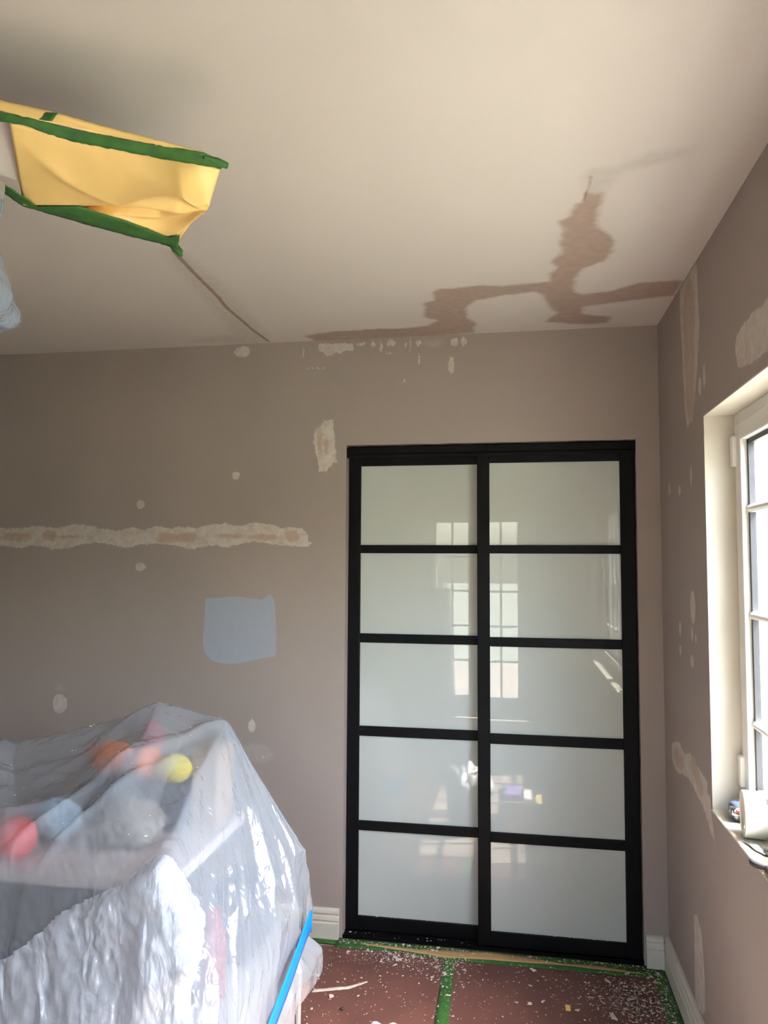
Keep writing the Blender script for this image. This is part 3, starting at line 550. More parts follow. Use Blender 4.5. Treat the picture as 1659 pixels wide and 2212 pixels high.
# crate of packets, seen mirrored in the wardrobe glass
M['purple'] = mat('purple_packet', (.30, .18, .50), .35, .08, 8.); M['ypack'] = mat('yellow_packet', (.75, .62, .20), .4, .08, 8.)
cr_ = empty('crate', (-.52, -1.42, -.006), label='low clear-sided crate of packets on the floor near the window', cat='crate')
box('base', (-.66, -1.55, -.006), (-.38, -1.29, .004), 'pvc', cr_, .002)
for q in (((-.66, -1.55, .004), (-.652, -1.29, .16)), ((-.388, -1.55, .004), (-.38, -1.29, .16)), ((-.652, -1.55, .004), (-.388, -1.542, .16)), ((-.652, -1.298, .004), (-.388, -1.29, .16))): box('side', q[0], q[1], 'pvc', cr_, .002)
for (lo, hi, m_, lb) in (((-.64, -1.53, .004), (-.53, -1.31, .20), 'purple', 'purple packet in the crate'), ((-.52, -1.53, .004), (-.46, -1.31, .18), 'white', 'white packet in the crate beside the purple one'), ((-.45, -1.53, .004), (-.40, -1.31, .15), 'ypack', 'yellow packet in the crate')):
    tag(box('packet', lo, hi, m_, None, .012), lb, 'packet')
# second covered stack by the garden door
tw = empty('covered_rack', (-1.48, -3.66, -.006), label='tall rack under a clear dust sheet beside the garden door', cat='rack')
box('body', (-1.84, -3.86, -.006), (-1.16, -3.50, 1.28), 'greyedge', tw, .01)
v = []; n = 120
for q, (s_, z) in enumerate(((.90, 1.315), (1.0, 1.30), (1.04, 1.24), (1.07, .9), (1.10, .5), (1.14, .02))):
    for j in range(n):
        t = 2*math.pi*j/n; cx, sx = math.cos(t), math.sin(t); pw = .35; w_ = 1+.03*(q/5)*math.sin(17*t)+.02*(q/5)*math.sin(31*t+1)
        v.append((-1.50+.355*s_*w_*math.copysign(abs(cx)**pw, cx), -3.68+.20*s_*w_*math.copysign(abs(sx)**pw, sx), z))
mk('dust_sheet_cover', v, [(q*n+j, q*n+(j+1) % n, (q+1)*n+(j+1) % n, (q+1)*n+j) for q in range(5) for j in range(n)]+[tuple(range(n))], 'film', tw, smooth=True)
# long strip of paint
A = [(-1.275, -.380), (-1.21, -.355), (-1.155, -.338), (-1.12, -.312), (-1.093, -.293)]; B = [(-1.273, -.396), (-1.205, -.372), (-1.150, -.352), (-1.117, -.322), (-1.092, -.297)]
o = ribbon('paint_strip', [(x, y, .002) for x, y in A], [(x, y, .002) for x, y in B], 'chip', n=24, k=4, thick=.003, wob=.0004, seed=9); tag(o, 'long curled strip of scraped paint on the red-brown floor board', 'paint flake')
tag(MB().box((-.400, -.345, .0), (-.384, -.312, .002)).build('paper_scrap', 'yellow'), 'small yellow paper scrap among the paint chips', 'paper')
nv = MB().lathe([(.004, 0), (.006, .002), (.006, .007), (.003, .009)], (-1.145, -.475, 0), n=12); tag(nv.build('screw_cap', 'gasket', smooth=True), 'small dark screw cap on the floor board', 'cap')

# paint chips: a dozen shapes, many copies
def chip_mesh(i):
    r = np.random.default_rng(100+i); n = int(r.integers(5, 9)); t = np.sort(r.uniform(0, 2*math.pi, n)); asp = r.uniform(.3, .9)
    ring = np.stack([np.cos(t)*r.uniform(.6, 1.1, n), np.sin(t)*r.uniform(.6, 1.1, n)*asp], 1)*.5
    th = r.uniform(.05, .11); lift = r.uniform(0, .12, n)
    v = [(x, y, l_) for (x, y), l_ in zip(ring, lift)]+[(x*.92, y*.92, l_+th) for (x, y), l_ in zip(ring, lift)]
    f = [tuple(range(n-1, -1, -1)), tuple(range(n, 2*n))]+[(k, (k+1) % n, n+(k+1) % n, n+k) for k in range(n)]
    me = bpy.data.meshes.new('paint_chip'); me.from_pydata(v, [], f); me.materials.append(M['chip']); me.update(); return me, np.array(v), f
CH = [chip_mesh(i) for i in range(12)]
def chip_spot(r):
    k = r.random()
    if k < .30: x, y = r.normal(-.16, .075), r.normal(-.24, .09)             # drift by the window wall
    elif k < .38: x, y = r.uniform(-.10, -.022), -abs(r.normal(.15, .2))-.03
    elif k < .54: x, y = r.uniform(-1.26, -.09), -.008-abs(r.normal(0, .018))    # along the track
    elif k < .70: x, y = r.normal(-1.0, .12), -.07-abs(r.normal(0, .06))
    elif k < .78: x, y = r.normal(-.81, .05), -abs(r.normal(.12, .1))-.01
    else: x, y = r.uniform(-1.36, -.05), r.uniform(-.60, -.07)
    return x, y
placed = 0
for i in range(4000):
    if placed >= 300: break
    x, y = chip_spot(RNG)
    if not (-1.40 < x < -.03 and -.60 < y < -.004): continue
    if y > -.022 and (x < DX0+.005 or x > DX1-.005): continue
    s = min(.034, .0115*math.exp(RNG.normal(0, .40)))
    if placed < 8: x, y, s = [(-.247, -.361, .05), (-.506, -.112, .036), (-1.02, -.115, .03), (-.52, -.33, .028), (-.36, -.34, .025), (-.80, -.33, .024), (-.125, -.17, .035), (-.15, -.33, .026)][placed]
    o = bpy.data.objects.new('paint_chip', CH[placed % 12][0]); COL.objects.link(o)
    o.location = (x, y, .0012 if y < -.1 and not -.84 < x < -.78 else .0018); o.scale = (s, s, s*.9); o.rotation_euler = (0, 0, RNG.uniform(0, 6.28))
    zone = 'on the green tape along the wardrobe track' if y > -.085 else 'by the green tape under the window' if x > -.075 else 'on the green seam tape' if -.838 < x < -.785 else 'on the board under the window side' if x > -.785 else 'on the board beside the plastic-covered furniture'
    size = 'large pale flake' if s > .02 else 'pale flake' if s > .009 else 'tiny pale flake'
    tag(o, size+' of scraped paint '+zone, 'paint chip', size+'s '+zone); placed += 1
dv, df = [], []
for i in range(3400):
    x, y = chip_spot(RNG)
    if not (-1.40 < x < -.025 and -.62 < y < -.002): continue
    if y > -.022 and (x < DX0+.005 or x > DX1-.005): continue
    me, cv, cf = CH[i % 12]; s = .0058*math.exp(RNG.normal(0, .4)); c_, s_ = math.cos(i*1.7), math.sin(i*1.7); k = len(dv)
    el = RNG.uniform(.35, 1.0)
    dv += [(x+(p[0]*c_-p[1]*el*s_)*s, y+(p[0]*s_+p[1]*el*c_)*s, .0014+p[2]*s) for p in cv]; df += [tuple(q+k for q in f_) for f_ in cf]
tag(mk('paint_crumbs', dv, df, 'chip'), 'fine pale crumbs of paint and plaster strewn over the floor', 'debris', kind='stuff')
# a few crumbs on the lower door rails
sv, sf = [], []
for i in range(60):
    me, cv, cf = CH[i % 12]; s = .0055*math.exp(RNG.normal(0, .45)); k = len(sv)
    if i < 34: x, y, z = RNG.uniform(DX0+.01, -.72), RNG.uniform(.012, .05), .006
    else: x, y, z = RNG.uniform(-1.19, -.15), .0, .066; y = .0195+.036*(x < -.72)+RNG.uniform(.002, .008)
    if -.72 < x < -.66: continue
    sv += [(x+p[0]*s, y+p[1]*s*.6, z+p[2]*s*2) for p in cv]; sf += [tuple(q+k for q in f_) for f_ in cf]
tag(mk('track_crumbs', sv, sf, 'chip'), 'paint crumbs caught on the wardrobe track and bottom rails', 'debris', kind='stuff')

# ================================================================== CEILING FAN with masked blade
HUB = (-1.742, -2.122)
fan = empty('hanging_fan', (HUB[0], HUB[1], H), label='white ceiling fan wrapped for painting, hanging from the ceiling', cat='fan')
MB().lathe([(.07, 0), (.07, -.02), (.045, -.06), (.015, -.065)], (HUB[0], HUB[1], H), n=32).build('canopy', 'fanwhite', fan, smooth=True)
MB().lathe([(.012, -.05), (.012, -.12)], (HUB[0], HUB[1], H), n=16).build('downrod', 'fanwhite', fan, smooth=True)
MB().lathe([(.03, 2.35), (.10, 2.342), (.135, 2.32), (.14, 2.25), (.12, 2.21), (.08, 2.195)], (HUB[0], HUB[1], 0), n=40).build('motor_housing', 'fanwhite', fan, smooth=True)
bn, bf = np.array(BLADE_N), np.array(BLADE_F)
bn, bf = bn*.86+bf*.14, bf*.95+bn*.05
g = np.stack([resample(bn, 20), resample((bn+bf)/2, 20), resample(bf, 20)], 1); g[:, :, 2] += .014
bv = np.r_[g.reshape(-1, 3), (g+[0, 0, .007]).reshape(-1, 3)]
bfc = grid_faces(20, 3)+[tuple(reversed(q)) for q in grid_faces(20, 3, 60)]
for i in range(19): bfc += [(i*3, 60+i*3, 63+i*3, 3+i*3), (i*3+2, i*3+5, 65+i*3, 62+i*3)]
bfc += [(0, 1, 61, 60), (1, 2, 62, 61), (57, 117, 118, 58), (58, 118, 119, 59)]
blade0 = mk('blade', bv, bfc, 'fanwhite', fan)
MB().box((-1.675, -2.083, 2.245), (-1.575, -2.010, 2.255)).build('blade_arm', 'fanwhite', fan)
for a in (120, 240):
    r_ = Matrix.Rotation(math.radians(a), 3, 'Z'); c0 = np.array([HUB[0], HUB[1], 0])
    vv = np.array([list(r_ @ Vector(p)) for p in (bv-c0)])+c0
    mk('blade', vv, bfc, 'fanwhite', fan)
    av = np.array([list(r_ @ Vector(p)) for p in (np.array([(x, y, z) for z in (2.245, 2.255) for x, y in ((-1.675, -2.083), (-1.575, -2.083), (-1.575, -2.01), (-1.675, -2.01))])-c0)])+c0
    mk('blade_arm', av, CUBE_F, 'fanwhite', fan)
wrap = empty('masking_wrap', (-1.33, -1.76, 2.2), label='yellow masking paper taped with green tape around a ceiling fan blade', cat='masking paper')
def loft(rows, n, per):
    R_ = [resample(r, n) for r in rows]; out = []
    for k in range(len(R_)-1):
        for t in np.linspace(0, 1, per, endpoint=(k == len(R_)-2)): out.append(R_[k]*(1-t)+R_[k+1]*t)
    return np.stack(out, 1)
g = loft([SH_TOP, SH_RIDGE, SH_IN, SH_BOT], 70, 22)
nu, nw = g.shape[:2]
U, Wv = np.meshgrid(np.linspace(0, 1, nu), np.linspace(0, 1, nw), indexing='ij')
# folds fanning out of the gathered tip corner
th = np.arctan2((Wv-.62)*1.0, 1.04-U); rr = np.hypot(1.04-U, Wv-.62)
fold = .006*np.sin(th*9+1)*np.exp(-((rr-.35)/.35)**2)+.0035*np.abs(np.sin(th*17+2))*np.exp(-rr/.25)+.004*np.sin(U*3+Wv*5)*np.sin(Wv*math.pi)
cr = np.abs((Wv-.06)-(U-.02)*.62); fold = fold-.011*np.exp(-cr/.035)*np.clip(U*5, 0, 1)*np.clip((.95-U)*6, 0, 1)
g[:, :, 2] += fold*np.clip(Wv*6, 0, 1)*np.clip((1-Wv)*8, 0, 1)-.012*np.sin(np.clip(Wv/.33, 0, 1)*math.pi)*np.sin(U*math.pi)*.6
mk('paper', g.reshape(-1, 3), grid_faces(nu, nw), 'yellow', wrap, smooth=True)
o = bpy.data.objects['paper']; sm = o.modifiers.new('thickness', 'SOLIDIFY'); sm.thickness = .0006
ribbon('paper', TOPSH_A, TOPSH_B, 'yellow', wrap, n=40, k=5, thick=.0006, wob=.0004, seed=3)
ribbon('tape', TAPE_N_TOP, TAPE_N_BOT, 'greentape', wrap, n=60, k=5, thick=.0007, wob=.0005, seed=4)
ribbon('tape', TAPE_F_TOP, TAPE_F_BOT, 'greentape', wrap, n=60, k=5, thick=.0007, wob=.0005, seed=5)
ribbon('tape', TOPTAPE_A, TOPTAPE_B, 'greentape', wrap, n=20, k=4, thick=.0007, wob=.0003, seed=6)
# twisted end of the lower tape and the folded tip of the upper one
kn = np.array(TAPE_F_BOT[-1]); b = MB().tube([kn+(-.012, -.012, .012), kn+(-.004, -.004, .004), kn+(.004, .003, -.004), kn+(.006, .004, -.012)], [.006, .010, .009, .004], 7); b.build('tape_knot', 'greentape', wrap)
tn = np.array(TAPE_N_TOP[-1]); b = MB().tube([tn+(-.03, -.035, -.004), tn+(-.012, -.014, -.004), tn+(.002, .003, -.004)], [.004, .008, .006], 7); b.build('tape_fold', 'greentape', wrap)
# crumpled bag round the hub
prof = [(0.19, 2.207), (0.335, 2.179), (0.364, 2.151), (0.359, 2.112), (0.355, 2.057), (0.364, 2.01), (0.379, 1.98), (0.388, 1.956), (0.385, 1.938), (0.368, 1.92), (0.268, 1.906), (0.134, 1.9)]
pr = resample([(r, 0, z) for r, z in prof], 60); n = 160; v = []
for i, (r, _, z) in enumerate(pr):
    for j in range(n):
        t = 2*math.pi*j/n; rad = r*(1+.018*math.sin(9*t+z*20)+.012*math.sin(23*t-z*40)+.01*math.sin(5*t+i*.3)); v.append((HUB[0]+rad*math.cos(t), HUB[1]+rad*math.sin(t), z+.006*math.sin(7*t+i*.2)))
f = [(i*n+j, i*n+(j+1) % n, (i+1)*n+(j+1) % n, (i+1)*n+j) for i in range(59) for j in range(n)]
tag(mk('plastic_bag', v, f, 'bluefilm', smooth=True), 'crumpled blue plastic bag wrapped round the hub of the ceiling fan', 'plastic bag')

# ================================================================== FURNITURE UNDER THE DUST SHEET
M['tabletop'] = mat('pale_pink_table_top', (.55, .47, .45), .5, .04, 4.); M['darkwood'] = mat('dark_table_panel', (.045, .045, .055), .5, .1, 6.)
dk = empty('desk', (-2.0, -.96, 0), label='pale-topped desk with dark panels under the clear dust sheet', cat='desk')
box('top', (-2.65, -1.20, .655), (-1.44, -.64, .69), 'tabletop', dk, .004)
box('modesty_panel', (-2.55, -1.14, .30), (-1.72, -1.12, .655), 'darkwood', dk)
for x, y in ((-2.62, -1.19), (-1.70, -1.19), (-2.62, -.70), (-1.70, -.70)): box('leg', (x, y, 0), (x+.045, y+.045, .655), 'darkwood', dk, .003)
cb = empty('low_cabinet', (-1.45, -1.0, 0), label='light grey low cabinet whose side shows below the clear dust sheet', cat='cabinet')
box('body', (-1.62, -1.345, .0), (-1.252, -.645, .36), 'grey', cb, .003)
box('rear_edge', (-1.255, -.668, .0), (-1.242, -.640, .36), 'greyedge', cb, .002)
box('edge_groove', (-1.2535, -.676, .0), (-1.2505, -.668, .36), 'gasket', cb)
M['bx'] = mat('beige_card_box', (.42, .30, .22), .7, .08, 5.); M['or'] = mat('orange_plush', (.80, .22, .08), .9, .15, 30., .3, 200.)
M['pk'] = mat('plum_pink_fabric', (.40, .12, .17), .85, .1, 20.); M['yl'] = mat('yellow_plush', (.85, .70, .10), .95, .15, 40., .4, 200.)
M['rd'] = mat('red_ball', (.75, .06, .07), .5, .05, 8.); M['crm'] = mat('cream_fabric', (.72, .60, .42), .8, .08, 12.)
M['bl'] = mat('pale_blue_fabric', (.30, .45, .58), .85, .1, 14.); M['drd'] = mat('dark_red_plastic', (.25, .03, .04), .5, .1, 8.); M['tpe'] = mat('grey_brown_fabric', (.26, .225, .20), .85, .12, 14.); M['dkb'] = mat('dark_navy_fabric', (.06, .07, .10), .8, .1, 10.)
tag(box('storage_box', (-1.56, -.80, .69), (-1.475, -.66, .925), 'bx', None, .004), 'tall beige box standing on the desk under the sheet peak', 'box')
tag(box('storage_box', (-1.46, -.94, .36), (-1.315, -.67, .535), 'dkb', None, .006), 'dark box on the low cabinet under the dust sheet', 'box')
def blob(name, c, r, m, label, cat, seed=0, amp=.1, n=28):
    v = []
    for i in range(n+1):
        ph = math.pi*i/n
        for j in range(2*n):
            t = math.pi*j/n; k = 1+amp*math.sin(3*t+seed)*math.sin(2*ph+seed)+amp*.5*math.sin(5*t-seed)*math.sin(ph)
            v.append((c[0]+r[0]*k*math.sin(ph)*math.cos(t), c[1]+r[1]*k*math.sin(ph)*math.sin(t), c[2]+r[2]*k*math.cos(ph)))
    f = [(i*2*n+j, i*2*n+(j+1) % (2*n), (i+1)*2*n+(j+1) % (2*n), (i+1)*2*n+j) for i in range(n) for j in range(2*n)]
    return tag(mk(name, v, f, m, smooth=True), label, cat)
# the heap on the desk
blob('cushion', (-1.80, -.78, .760), (.165, .115, .066), 'dkb', 'dark cushion at the bottom of the heap on the desk', 'cushion', 1, .04)
blob('soft_toy', (-1.85, -.77, .878), (.07, .055, .05), 'or', 'orange soft toy in the heap under the dust sheet', 'soft toy', 2)
blob('soft_toy', (-1.715, -.80, .874), (.05, .05, .05), 'or', 'smaller orange soft toy next to the plum bundle', 'soft toy', 3)
blob('fabric_bundle', (-1.745, -.695, .895), (.04, .04, .085), 'pk', 'plum-pink fabric bundle pushing up the sheet\'s highest peak', 'fabric', 1, .05)
tag(box('storage_box', (-1.628, -.87, .69), (-1.566, -.72, .822), 'dkb', None, .006), 'dark box carrying the yellow pompom', 'box')
blob('pompom', (-1.612, -.81, .864), (.056, .05, .044), 'yl', 'yellow fluffy pompom under the dust sheet', 'pompom', 5, .03)
blob('fabric_bundle', (-1.90, -.99, .752), (.09, .065, .055), 'bl', 'pale blue fabric bundle on the desk', 'fabric', 4, .1)
blob('fabric_bundle', (-1.66, -1.0, .76), (.10, .065, .07), 'tpe', 'grey-brown fabric bundle on the desk in front of the soft toys', 'fabric', 6, .08)
tag(MB().lathe([(.001, 0), (.03, .004), (.05, .02), (.058, .052), (.05, .085), (.03, .102), (.001, .108)], (-1.93, -1.125, .69), n=32).build('ball', 'rd', smooth=True), 'red ball on the desk seen through the dust sheet', 'ball')
M['wbox'] = mat('white_plastic_box', (.72, .74, .78), .5, .03, 6.)
tag(box('storage_box', (-2.15, -1.315, .36), (-1.92, -1.21, .53), 'crm', None, .01), 'cream box in front of the desk under the dust sheet', 'box')
tag(box('storage_box', (-2.15, -1.315, .0), (-1.92, -1.21, .36), 'bx', None, .01), 'beige box on the floor carrying the cream box', 'box')
tag(MB().lathe([(.036, 0), (.038, .005), (.038, .15), (.03, .18), (.022, .20), (.022, .225)], (-1.36, -1.10, .36), n=24).build('bottle', 'drd', smooth=True), 'dark red bottle on the low cabinet under the dust sheet', 'bottle')

# ---- the sheet: cross sections from the back (y=-.5) to the front floor
def skirt(y, corner):
    zt = .365+.25*(y+.65); zt = max(zt, .22)           # height of the blue tape along the right side
    x = -1.238; fl = .034*max(0, 1-abs(y+.62)/.16)
    return [(x-.004, y, (corner[2]+zt)/2+.02), (x, y, zt+.035), (x+.001, y, zt-.035), (x+.030+fl, y, zt-.085), (x+.030+fl*1.3, y, zt-.15)]
def sec(s): return s+skirt(s[0][1], s[-1])
S0 = [(x, -.56, z*.55) for x, y, z in S1]
S6 = [(x*.98-.02, -1.43, z*.52+.02) for x, y, z in S5]
S7 = [(x*.98-.02, -1.47, .012) for x, y, z in S5]
s0 = sec(S0); s0[10:] = [(-1.262, -.56, s0[9][2]*k_) for k_ in (.9, .8, .65, .5, .4)]
rows = [s0, sec(S1), sec(S2), sec(S3), sec(S4), sec(S5)]
s6 = sec(S6); s6[10:] = [(p[0], -1.43+.004*k, max(.03, .26-.05*k)) for k, p in enumerate(s6[10:])]
s7 = sec(S7); s7[10:] = [(p[0]-.01, -1.47+.004*k, .012) for k, p in enumerate(s7[10:])]
rows += [s6, s7]
C = np.array(rows)            # 8 x 15 x 3
def catmull(P_, n, tension=.38):
    """P_: K x ... ; n samples per span"""
    K = len(P_); T = np.zeros_like(P_); T[1:-1] = (P_[2:]-P_[:-2])*tension; out = []
    for k in range(K-1):
        for t in np.linspace(0, 1, n, endpoint=(k == K-2)):
            h = (2*t**3-3*t*t+1, t**3-2*t*t+t, -2*t**3+3*t*t, t**3-t*t)
            out.append(h[0]*P_[k]+h[1]*T[k]+h[2]*P_[k+1]+h[3]*T[k+1])
    return np.array(out)
g = catmull(C, 36, .22)                           # along depth
g = np.swapaxes(catmull(np.swapaxes(g, 0, 1), 22, .16), 0, 1)
NU, NW = g.shape[:2]
us = np.linspace(0, len(C)-1, NU)[:, None]; ws = np.linspace(0, C.shape[1]-1, NW)[None, :]
def vnoise(u, w, seed):
    r = np.random.default_rng(seed); tab = r.uniform(-1, 1, (64, 64)); ui = np.floor(u).astype(int); wi = np.floor(w).astype(int); fu = u-ui; fw_ = w-wi
    fu = fu*fu*(3-2*fu); fw_ = fw_*fw_*(3-2*fw_); t = lambda a_, b_: tab[a_ % 64, b_ % 64]
    return (t(ui, wi)*(1-fu)+t(ui+1, wi)*fu)*(1-fw_)+(t(ui, wi+1)*(1-fu)+t(ui+1, wi+1)*fu)*fw_
def ridge(u, w, seed): return 1-2*np.abs(vnoise(u, w, seed))
Ub, Wb = np.broadcast_to(us, (NU, NW)), np.broadcast_to(ws, (NU, NW))
X, Y, Z_ = g[..., 0], g[..., 1], g[..., 2]
# pleats hanging from the second peak down the right side, fanning with depth
side = np.clip((Wb-6.0)/2.0, 0, 1)*np.clip((14.2-Wb)/1.0, .3, 1)
ang = (Y+.66)/(.12+np.clip(1.0-Z_, 0, .8))
disp = side*(.016*ridge(ang*4+3, Wb*.25, 11)+.008*ridge(ang*9+1, Wb*.5, 12)+.003*ridge(ang*22, Wb*1.2, 13))
# the drop at the front
front = np.clip((Ub-4.4)/.6, 0, 1)*np.clip((8-Wb)/2, 0, 1)
disp += front*(.008*ridge(X*7+Y*4, Z_*5, 14)+.0025*ridge(X*28+Z_*9, Z_*30, 15)+.0016*ridge(X*66+Z_*20, Z_*60, 16))
# loose creases on the top
top = np.clip((6.6-Wb)/.8, 0, 1)*np.clip((4.8-Ub)/.5, 0, 1)
disp += top*(.007*ridge(X*5+Y*4+2, Y*7-X*3, 17)+.0025*ridge(X*14+Y*9, Y*16-X*6, 18)+.001*ridge(X*40+Y*30, Y*30, 19))
def crease(p, q, amp, w):
    ex, ey = q[0]-p[0], q[1]-p[1]; t = np.clip(((X-p[0])*ex+(Y-p[1])*ey)/(ex*ex+ey*ey), 0, 1)
    d = np.hypot(X-p[0]-t*ex, Y-p[1]-t*ey); return amp*np.exp(-(np.sqrt(d*d+(.35*w)**2)-.35*w)/w)*np.sin(np.clip(t*.9+.05, 0, 1)*math.pi)**.5
lift = crease((-1.49, -.70), (-1.98, -1.42), .022, .018)+crease((-1.55, -.86), (-1.80, -1.40), .014, .012)+crease((-1.52, -.72), (-1.80, -1.08), .016, .02)
lift += crease((-1.80, -1.08), (-2.25, -1.20), .018, .02)+crease((-1.745, -.66), (-2.02, -.92), .020, .025)+crease((-1.93, -.80), (-2.4, -.95), .018, .03)+crease((-1.46, -.74), (-1.42, -1.35), .014, .02)
lift += crease((-1.745, -.655), (-1.50, -.655), .010, .03)
du = np.gradient(g, axis=0); dw = np.gradient(g, axis=1); nn = np.cross(du, dw); nn /= np.linalg.norm(nn, axis=2, keepdims=True)+1e-9
FL = nn[NU//2, NW//3, 2] < 0
if FL: nn = -nn
g = g+nn*disp[..., None]; g[..., 2] += lift*top
g[..., 2] = np.maximum(g[..., 2], .004)
tag(mk('dust_sheet', g.reshape(-1, 3), [tuple(reversed(q)) if FL else q for q in grid_faces(NU, NW)], 'film', smooth=True), 'crinkled clear plastic dust sheet draped over the heaped furniture', 'plastic sheet')
# the front hem hangs doubled
arc = 5.15-.10*np.clip(Wb-1, 0, 6)-.05*np.sin(Wb*2.1)
keep = (Ub > arc) & (Wb < 8.3) & (Ub < 6.6)
g2 = g+nn*(.007+.005*ridge(X*9+3, Z_*6, 21)+.0024*ridge(X*34+Z_*14, Z_*38, 22)+.0014*ridge(X*80+Z_*30, Z_*75, 23))[..., None]
F2 = [tuple(reversed(q)) if FL else q for q in grid_faces(NU, NW)]; kf = keep.reshape(-1); F2 = [q for q in F2 if all(kf[i_] for i_ in q)]
us_ = sorted({i_ for q in F2 for i_ in q}); rm = {o_: k_ for k_, o_ in enumerate(us_)}
mk('doubled_hem', g2.reshape(-1, 3)[us_], [tuple(rm[i_] for i_ in q) for q in F2], 'film2', bpy.data.objects['dust_sheet'], smooth=True)
# blue tape holding the sheet along the side
i0, i1 = 30, int((5/7)*(NU-1)); wa, wb = int(11/14*(NW-1)), int(12/14*(NW-1))
A = [tuple(g[i, wa]+np.array([.004, 0, 0])) for i in range(i0, i1, 3)]; B = [tuple(g[i, wb]+np.array([.004, 0, 0])) for i in range(i0, i1, 3)]
def smooth_line(L): L = np.array(L); k = np.ones(9)/9; L[:, 0] = np.max(L[:, 0]); return [tuple(p) for p in L]
tag(ribbon('blue_tape', smooth_line(A), smooth_line(B), 'bluetape', n=60, k=4, thick=.0008), 'bright blue tape holding the dust sheet to the low cabinet', 'tape')
# crumbs lying on the sheet
cv_, cf_ = [], []
for i in range(70):
    a_, b_ = int(RNG.uniform(36, 150)), int(RNG.uniform(.12, .42)*NW); p = g[a_, b_]; me, cv, cf = CH[i % 12]; s = .004*math.exp(RNG.normal(0, .5)); k = len(cv_)
    if i == 0: s = .014
    cv_ += [(p[0]+q[0]*s, p[1]+q[1]*s, p[2]+.0005+q[2]*s) for q in cv]; cf_ += [tuple(q+k for q in f_) for f_ in cf]
tag(mk('sheet_crumbs', cv_, cf_, 'white'), 'white plaster crumbs lying on the dust sheet', 'debris', kind='stuff')

# ================================================================== THINGS ON THE WINDOW SILL
SZ = WZ0+.006
M['meshtape'] = mat('white_mesh_tape', (.76, .76, .69), .7, .02, 8.)
def mesh_mat():
    m, n, l, b = nt('white_mesh_tape_grid'); tc = n.new('ShaderNodeTexCoord')
    br = n.new('ShaderNodeTexBrick'); br.offset = 0; br.inputs['Scale'].default_value = 1
    br.inputs['Color1'].default_value = (.78, .78, .70, 1); br.inputs['Color2'].default_value = (.76, .77, .69, 1); br.inputs['Mortar'].default_value = (.50, .52, .47, 1)
    br.inputs['Brick Width'].default_value = .0034; br.inputs['Row Height'].default_value = .0034; br.inputs['Mortar Size'].default_value = .0006
    l.new(tc.outputs['UV'], br.inputs['Vector']); l.new(br.outputs['Color'], b.inputs['Base Color']); b.inputs['Roughness'].default_value = .7
    bp = n.new('ShaderNodeBump'); bp.inputs['Strength'].default_value = .4; bp.inputs['Distance'].default_value = .001; l.new(br.outputs['Fac'], bp.inputs['Height']); bp.invert = True; l.new(bp.outputs[0], b.inputs['Normal'])
    return m
M['meshgrid'] = mesh_mat()
rl = empty('mesh_tape_roll', (.048, -.915, SZ), label='upright roll of white mesh joint tape on the window sill', cat='tape roll')
RO, RI, RW = .059, .040, .052
n = 64; v, f, uv = [], [], []
for j in range(n+1):
    t = 2*math.pi*j/n
    for k in range(2): v.append((rl.location.x-RW/2+RW*k, rl.location.y+RO*math.cos(t), SZ+RO+RO*math.sin(t)))
f = [(2*j, 2*j+1, 2*j+3, 2*j+2) for j in range(n)]
o = mk('tape_winding', v, f, 'meshgrid', rl, smooth=True)
ul = o.data.uv_layers.new(name='UVMap')
for p in o.data.polygons:
    for li in p.loop_indices:
        vi = o.data.loops[li].vertex_index; ul.data[li].uv = ((vi % 2)*RW, (vi//2)/n*2*math.pi*RO)
MB().lathe([(RO-.0004, -RW/2), (RI, -RW/2), (RI, RW/2), (RO-.0004, RW/2)], (rl.location.x, rl.location.y, SZ+RO), 'x', 64, cap=False).build('winding_edge', 'meshtape', rl)
M['card'] = mat('grey_cardboard', (.45, .40, .34), .8, .05, 20.)
MB().lathe([(RI, -RW/2+.001), (RI-.003, -RW/2+.001), (RI-.003, RW/2-.001), (RI, RW/2-.001)], (rl.location.x, rl.location.y, SZ+RO), 'x', 48, cap=False).build('core', 'card', rl, smooth=True)
rl.rotation_euler = (0, 0, math.radians(-8))
M['navy'] = mat('dark_navy_gloss', (.03, .04, .07), .15, .1, 10., coat=.6); M['chrome'] = mat('chrome', (.55, .58, .62), .15, .03, 10., metal=1.)
M['redm'] = mat('red_mark', (.6, .03, .04), .4, .05, 10.)
tm = empty('tape_measure', (.052, -.775, SZ), label='dark navy rounded tape measure behind the mesh tape roll', cat='tape measure')
def rbox(c, r, pw=3.2, n=20):
    v = []
    for i in range(n+1):
        ph = math.pi*i/n-math.pi/2
        for j in range(2*n):
            t = math.pi*j/n; sp = lambda q: math.copysign(abs(q)**(2/pw), q)
            v.append((c[0]+r[0]*sp(math.cos(ph))*sp(math.cos(t)), c[1]+r[1]*sp(math.cos(ph))*sp(math.sin(t)), c[2]+r[2]*sp(math.sin(ph))))
    return v, [(i*2*n+j, i*2*n+(j+1) % (2*n), (i+1)*2*n+(j+1) % (2*n), (i+1)*2*n+j) for i in range(n) for j in range(2*n)]
v, f = rbox((.048, -.775, SZ+.026), (.024, .036, .026)); mk('case', v, f, 'navy', tm, smooth=True)
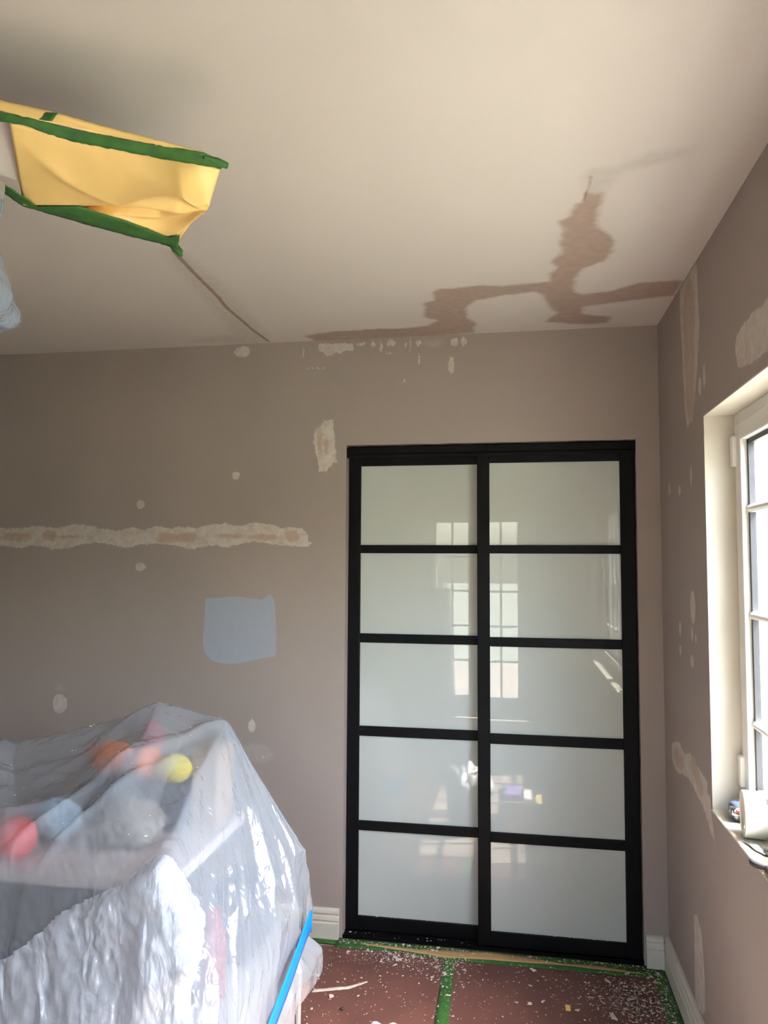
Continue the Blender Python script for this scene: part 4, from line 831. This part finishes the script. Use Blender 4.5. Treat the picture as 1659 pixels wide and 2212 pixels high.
v, f = rbox((.044, -.797, SZ+.030), (.023, .016, .014)); mk('side_plate', v, f, 'chrome', tm, smooth=True)
v, f = rbox((.040, -.812, SZ+.033), (.008, .003, .004)); mk('red_mark', v, f, 'redm', tm, smooth=True)
M['steel'] = mat('brushed_steel', (.32, .33, .32), .35, .06, 40., metal=.9)
sp_ = empty('scraper', (.03, -1.03, SZ), label='steel painter\'s tool with a notched blade on the window sill', cat='scraper')
prf = [(.012, -.955), (.020, -.958), (.024, -.975), (.030, -.970), (.036, -.958), (.042, -.962), (.048, -1.02), (.050, -1.04), (.036, -1.045), (.022, -1.02)]
MB().prism(prf, lambda p, q, t: (p, q, SZ+.004+t+.02*max(0, (q+1.03))), 0, .002).build('blade', 'steel', sp_)
MB().tube([(.042, -1.035, SZ+.009), (.055, -1.08, SZ+.011), (.062, -1.16, SZ+.012)], [.008, .011, .010], 10).build('handle', 'gasket', sp_, smooth=True)
M['orange'] = mat('orange_rubber', (.85, .36, .06), .5, .05, 10.)
sc = empty('scissors', (.02, -1.12, SZ), label='scissors with black and orange handles overhanging the sill edge', cat='scissors')
for k, (cx, cy) in enumerate(((.016, -1.125), (.034, -1.177))):
    ring = [(cx+.030*math.cos(t)-.006*math.sin(t), cy+.020*math.sin(t), SZ+.011+.004*k) for t in np.linspace(0, 2*math.pi, 32, endpoint=False)]
    rin = [(cx+.024*math.cos(t)-.005*math.sin(t), cy+.0145*math.sin(t), SZ+.012+.004*k) for t in np.linspace(0, 2*math.pi, 32, endpoint=False)]
    MB().tube(ring, .0085, 10, True).build('handle', 'gasket', sc, smooth=True); MB().tube(rin, .0065, 10, True).build('grip', 'orange', sc, smooth=True)
for k, q in enumerate(([(.030, -1.128), (.034, -1.134), (.080, -1.230), (.076, -1.232)], [(.046, -1.165), (.049, -1.170), (.083, -1.226), (.080, -1.230)])):
    MB().prism(q, lambda p, r_, t: (p+.010, r_, t), SZ+.010+.003*k, SZ+.0125+.003*k).build('blade', 'steel', sc)
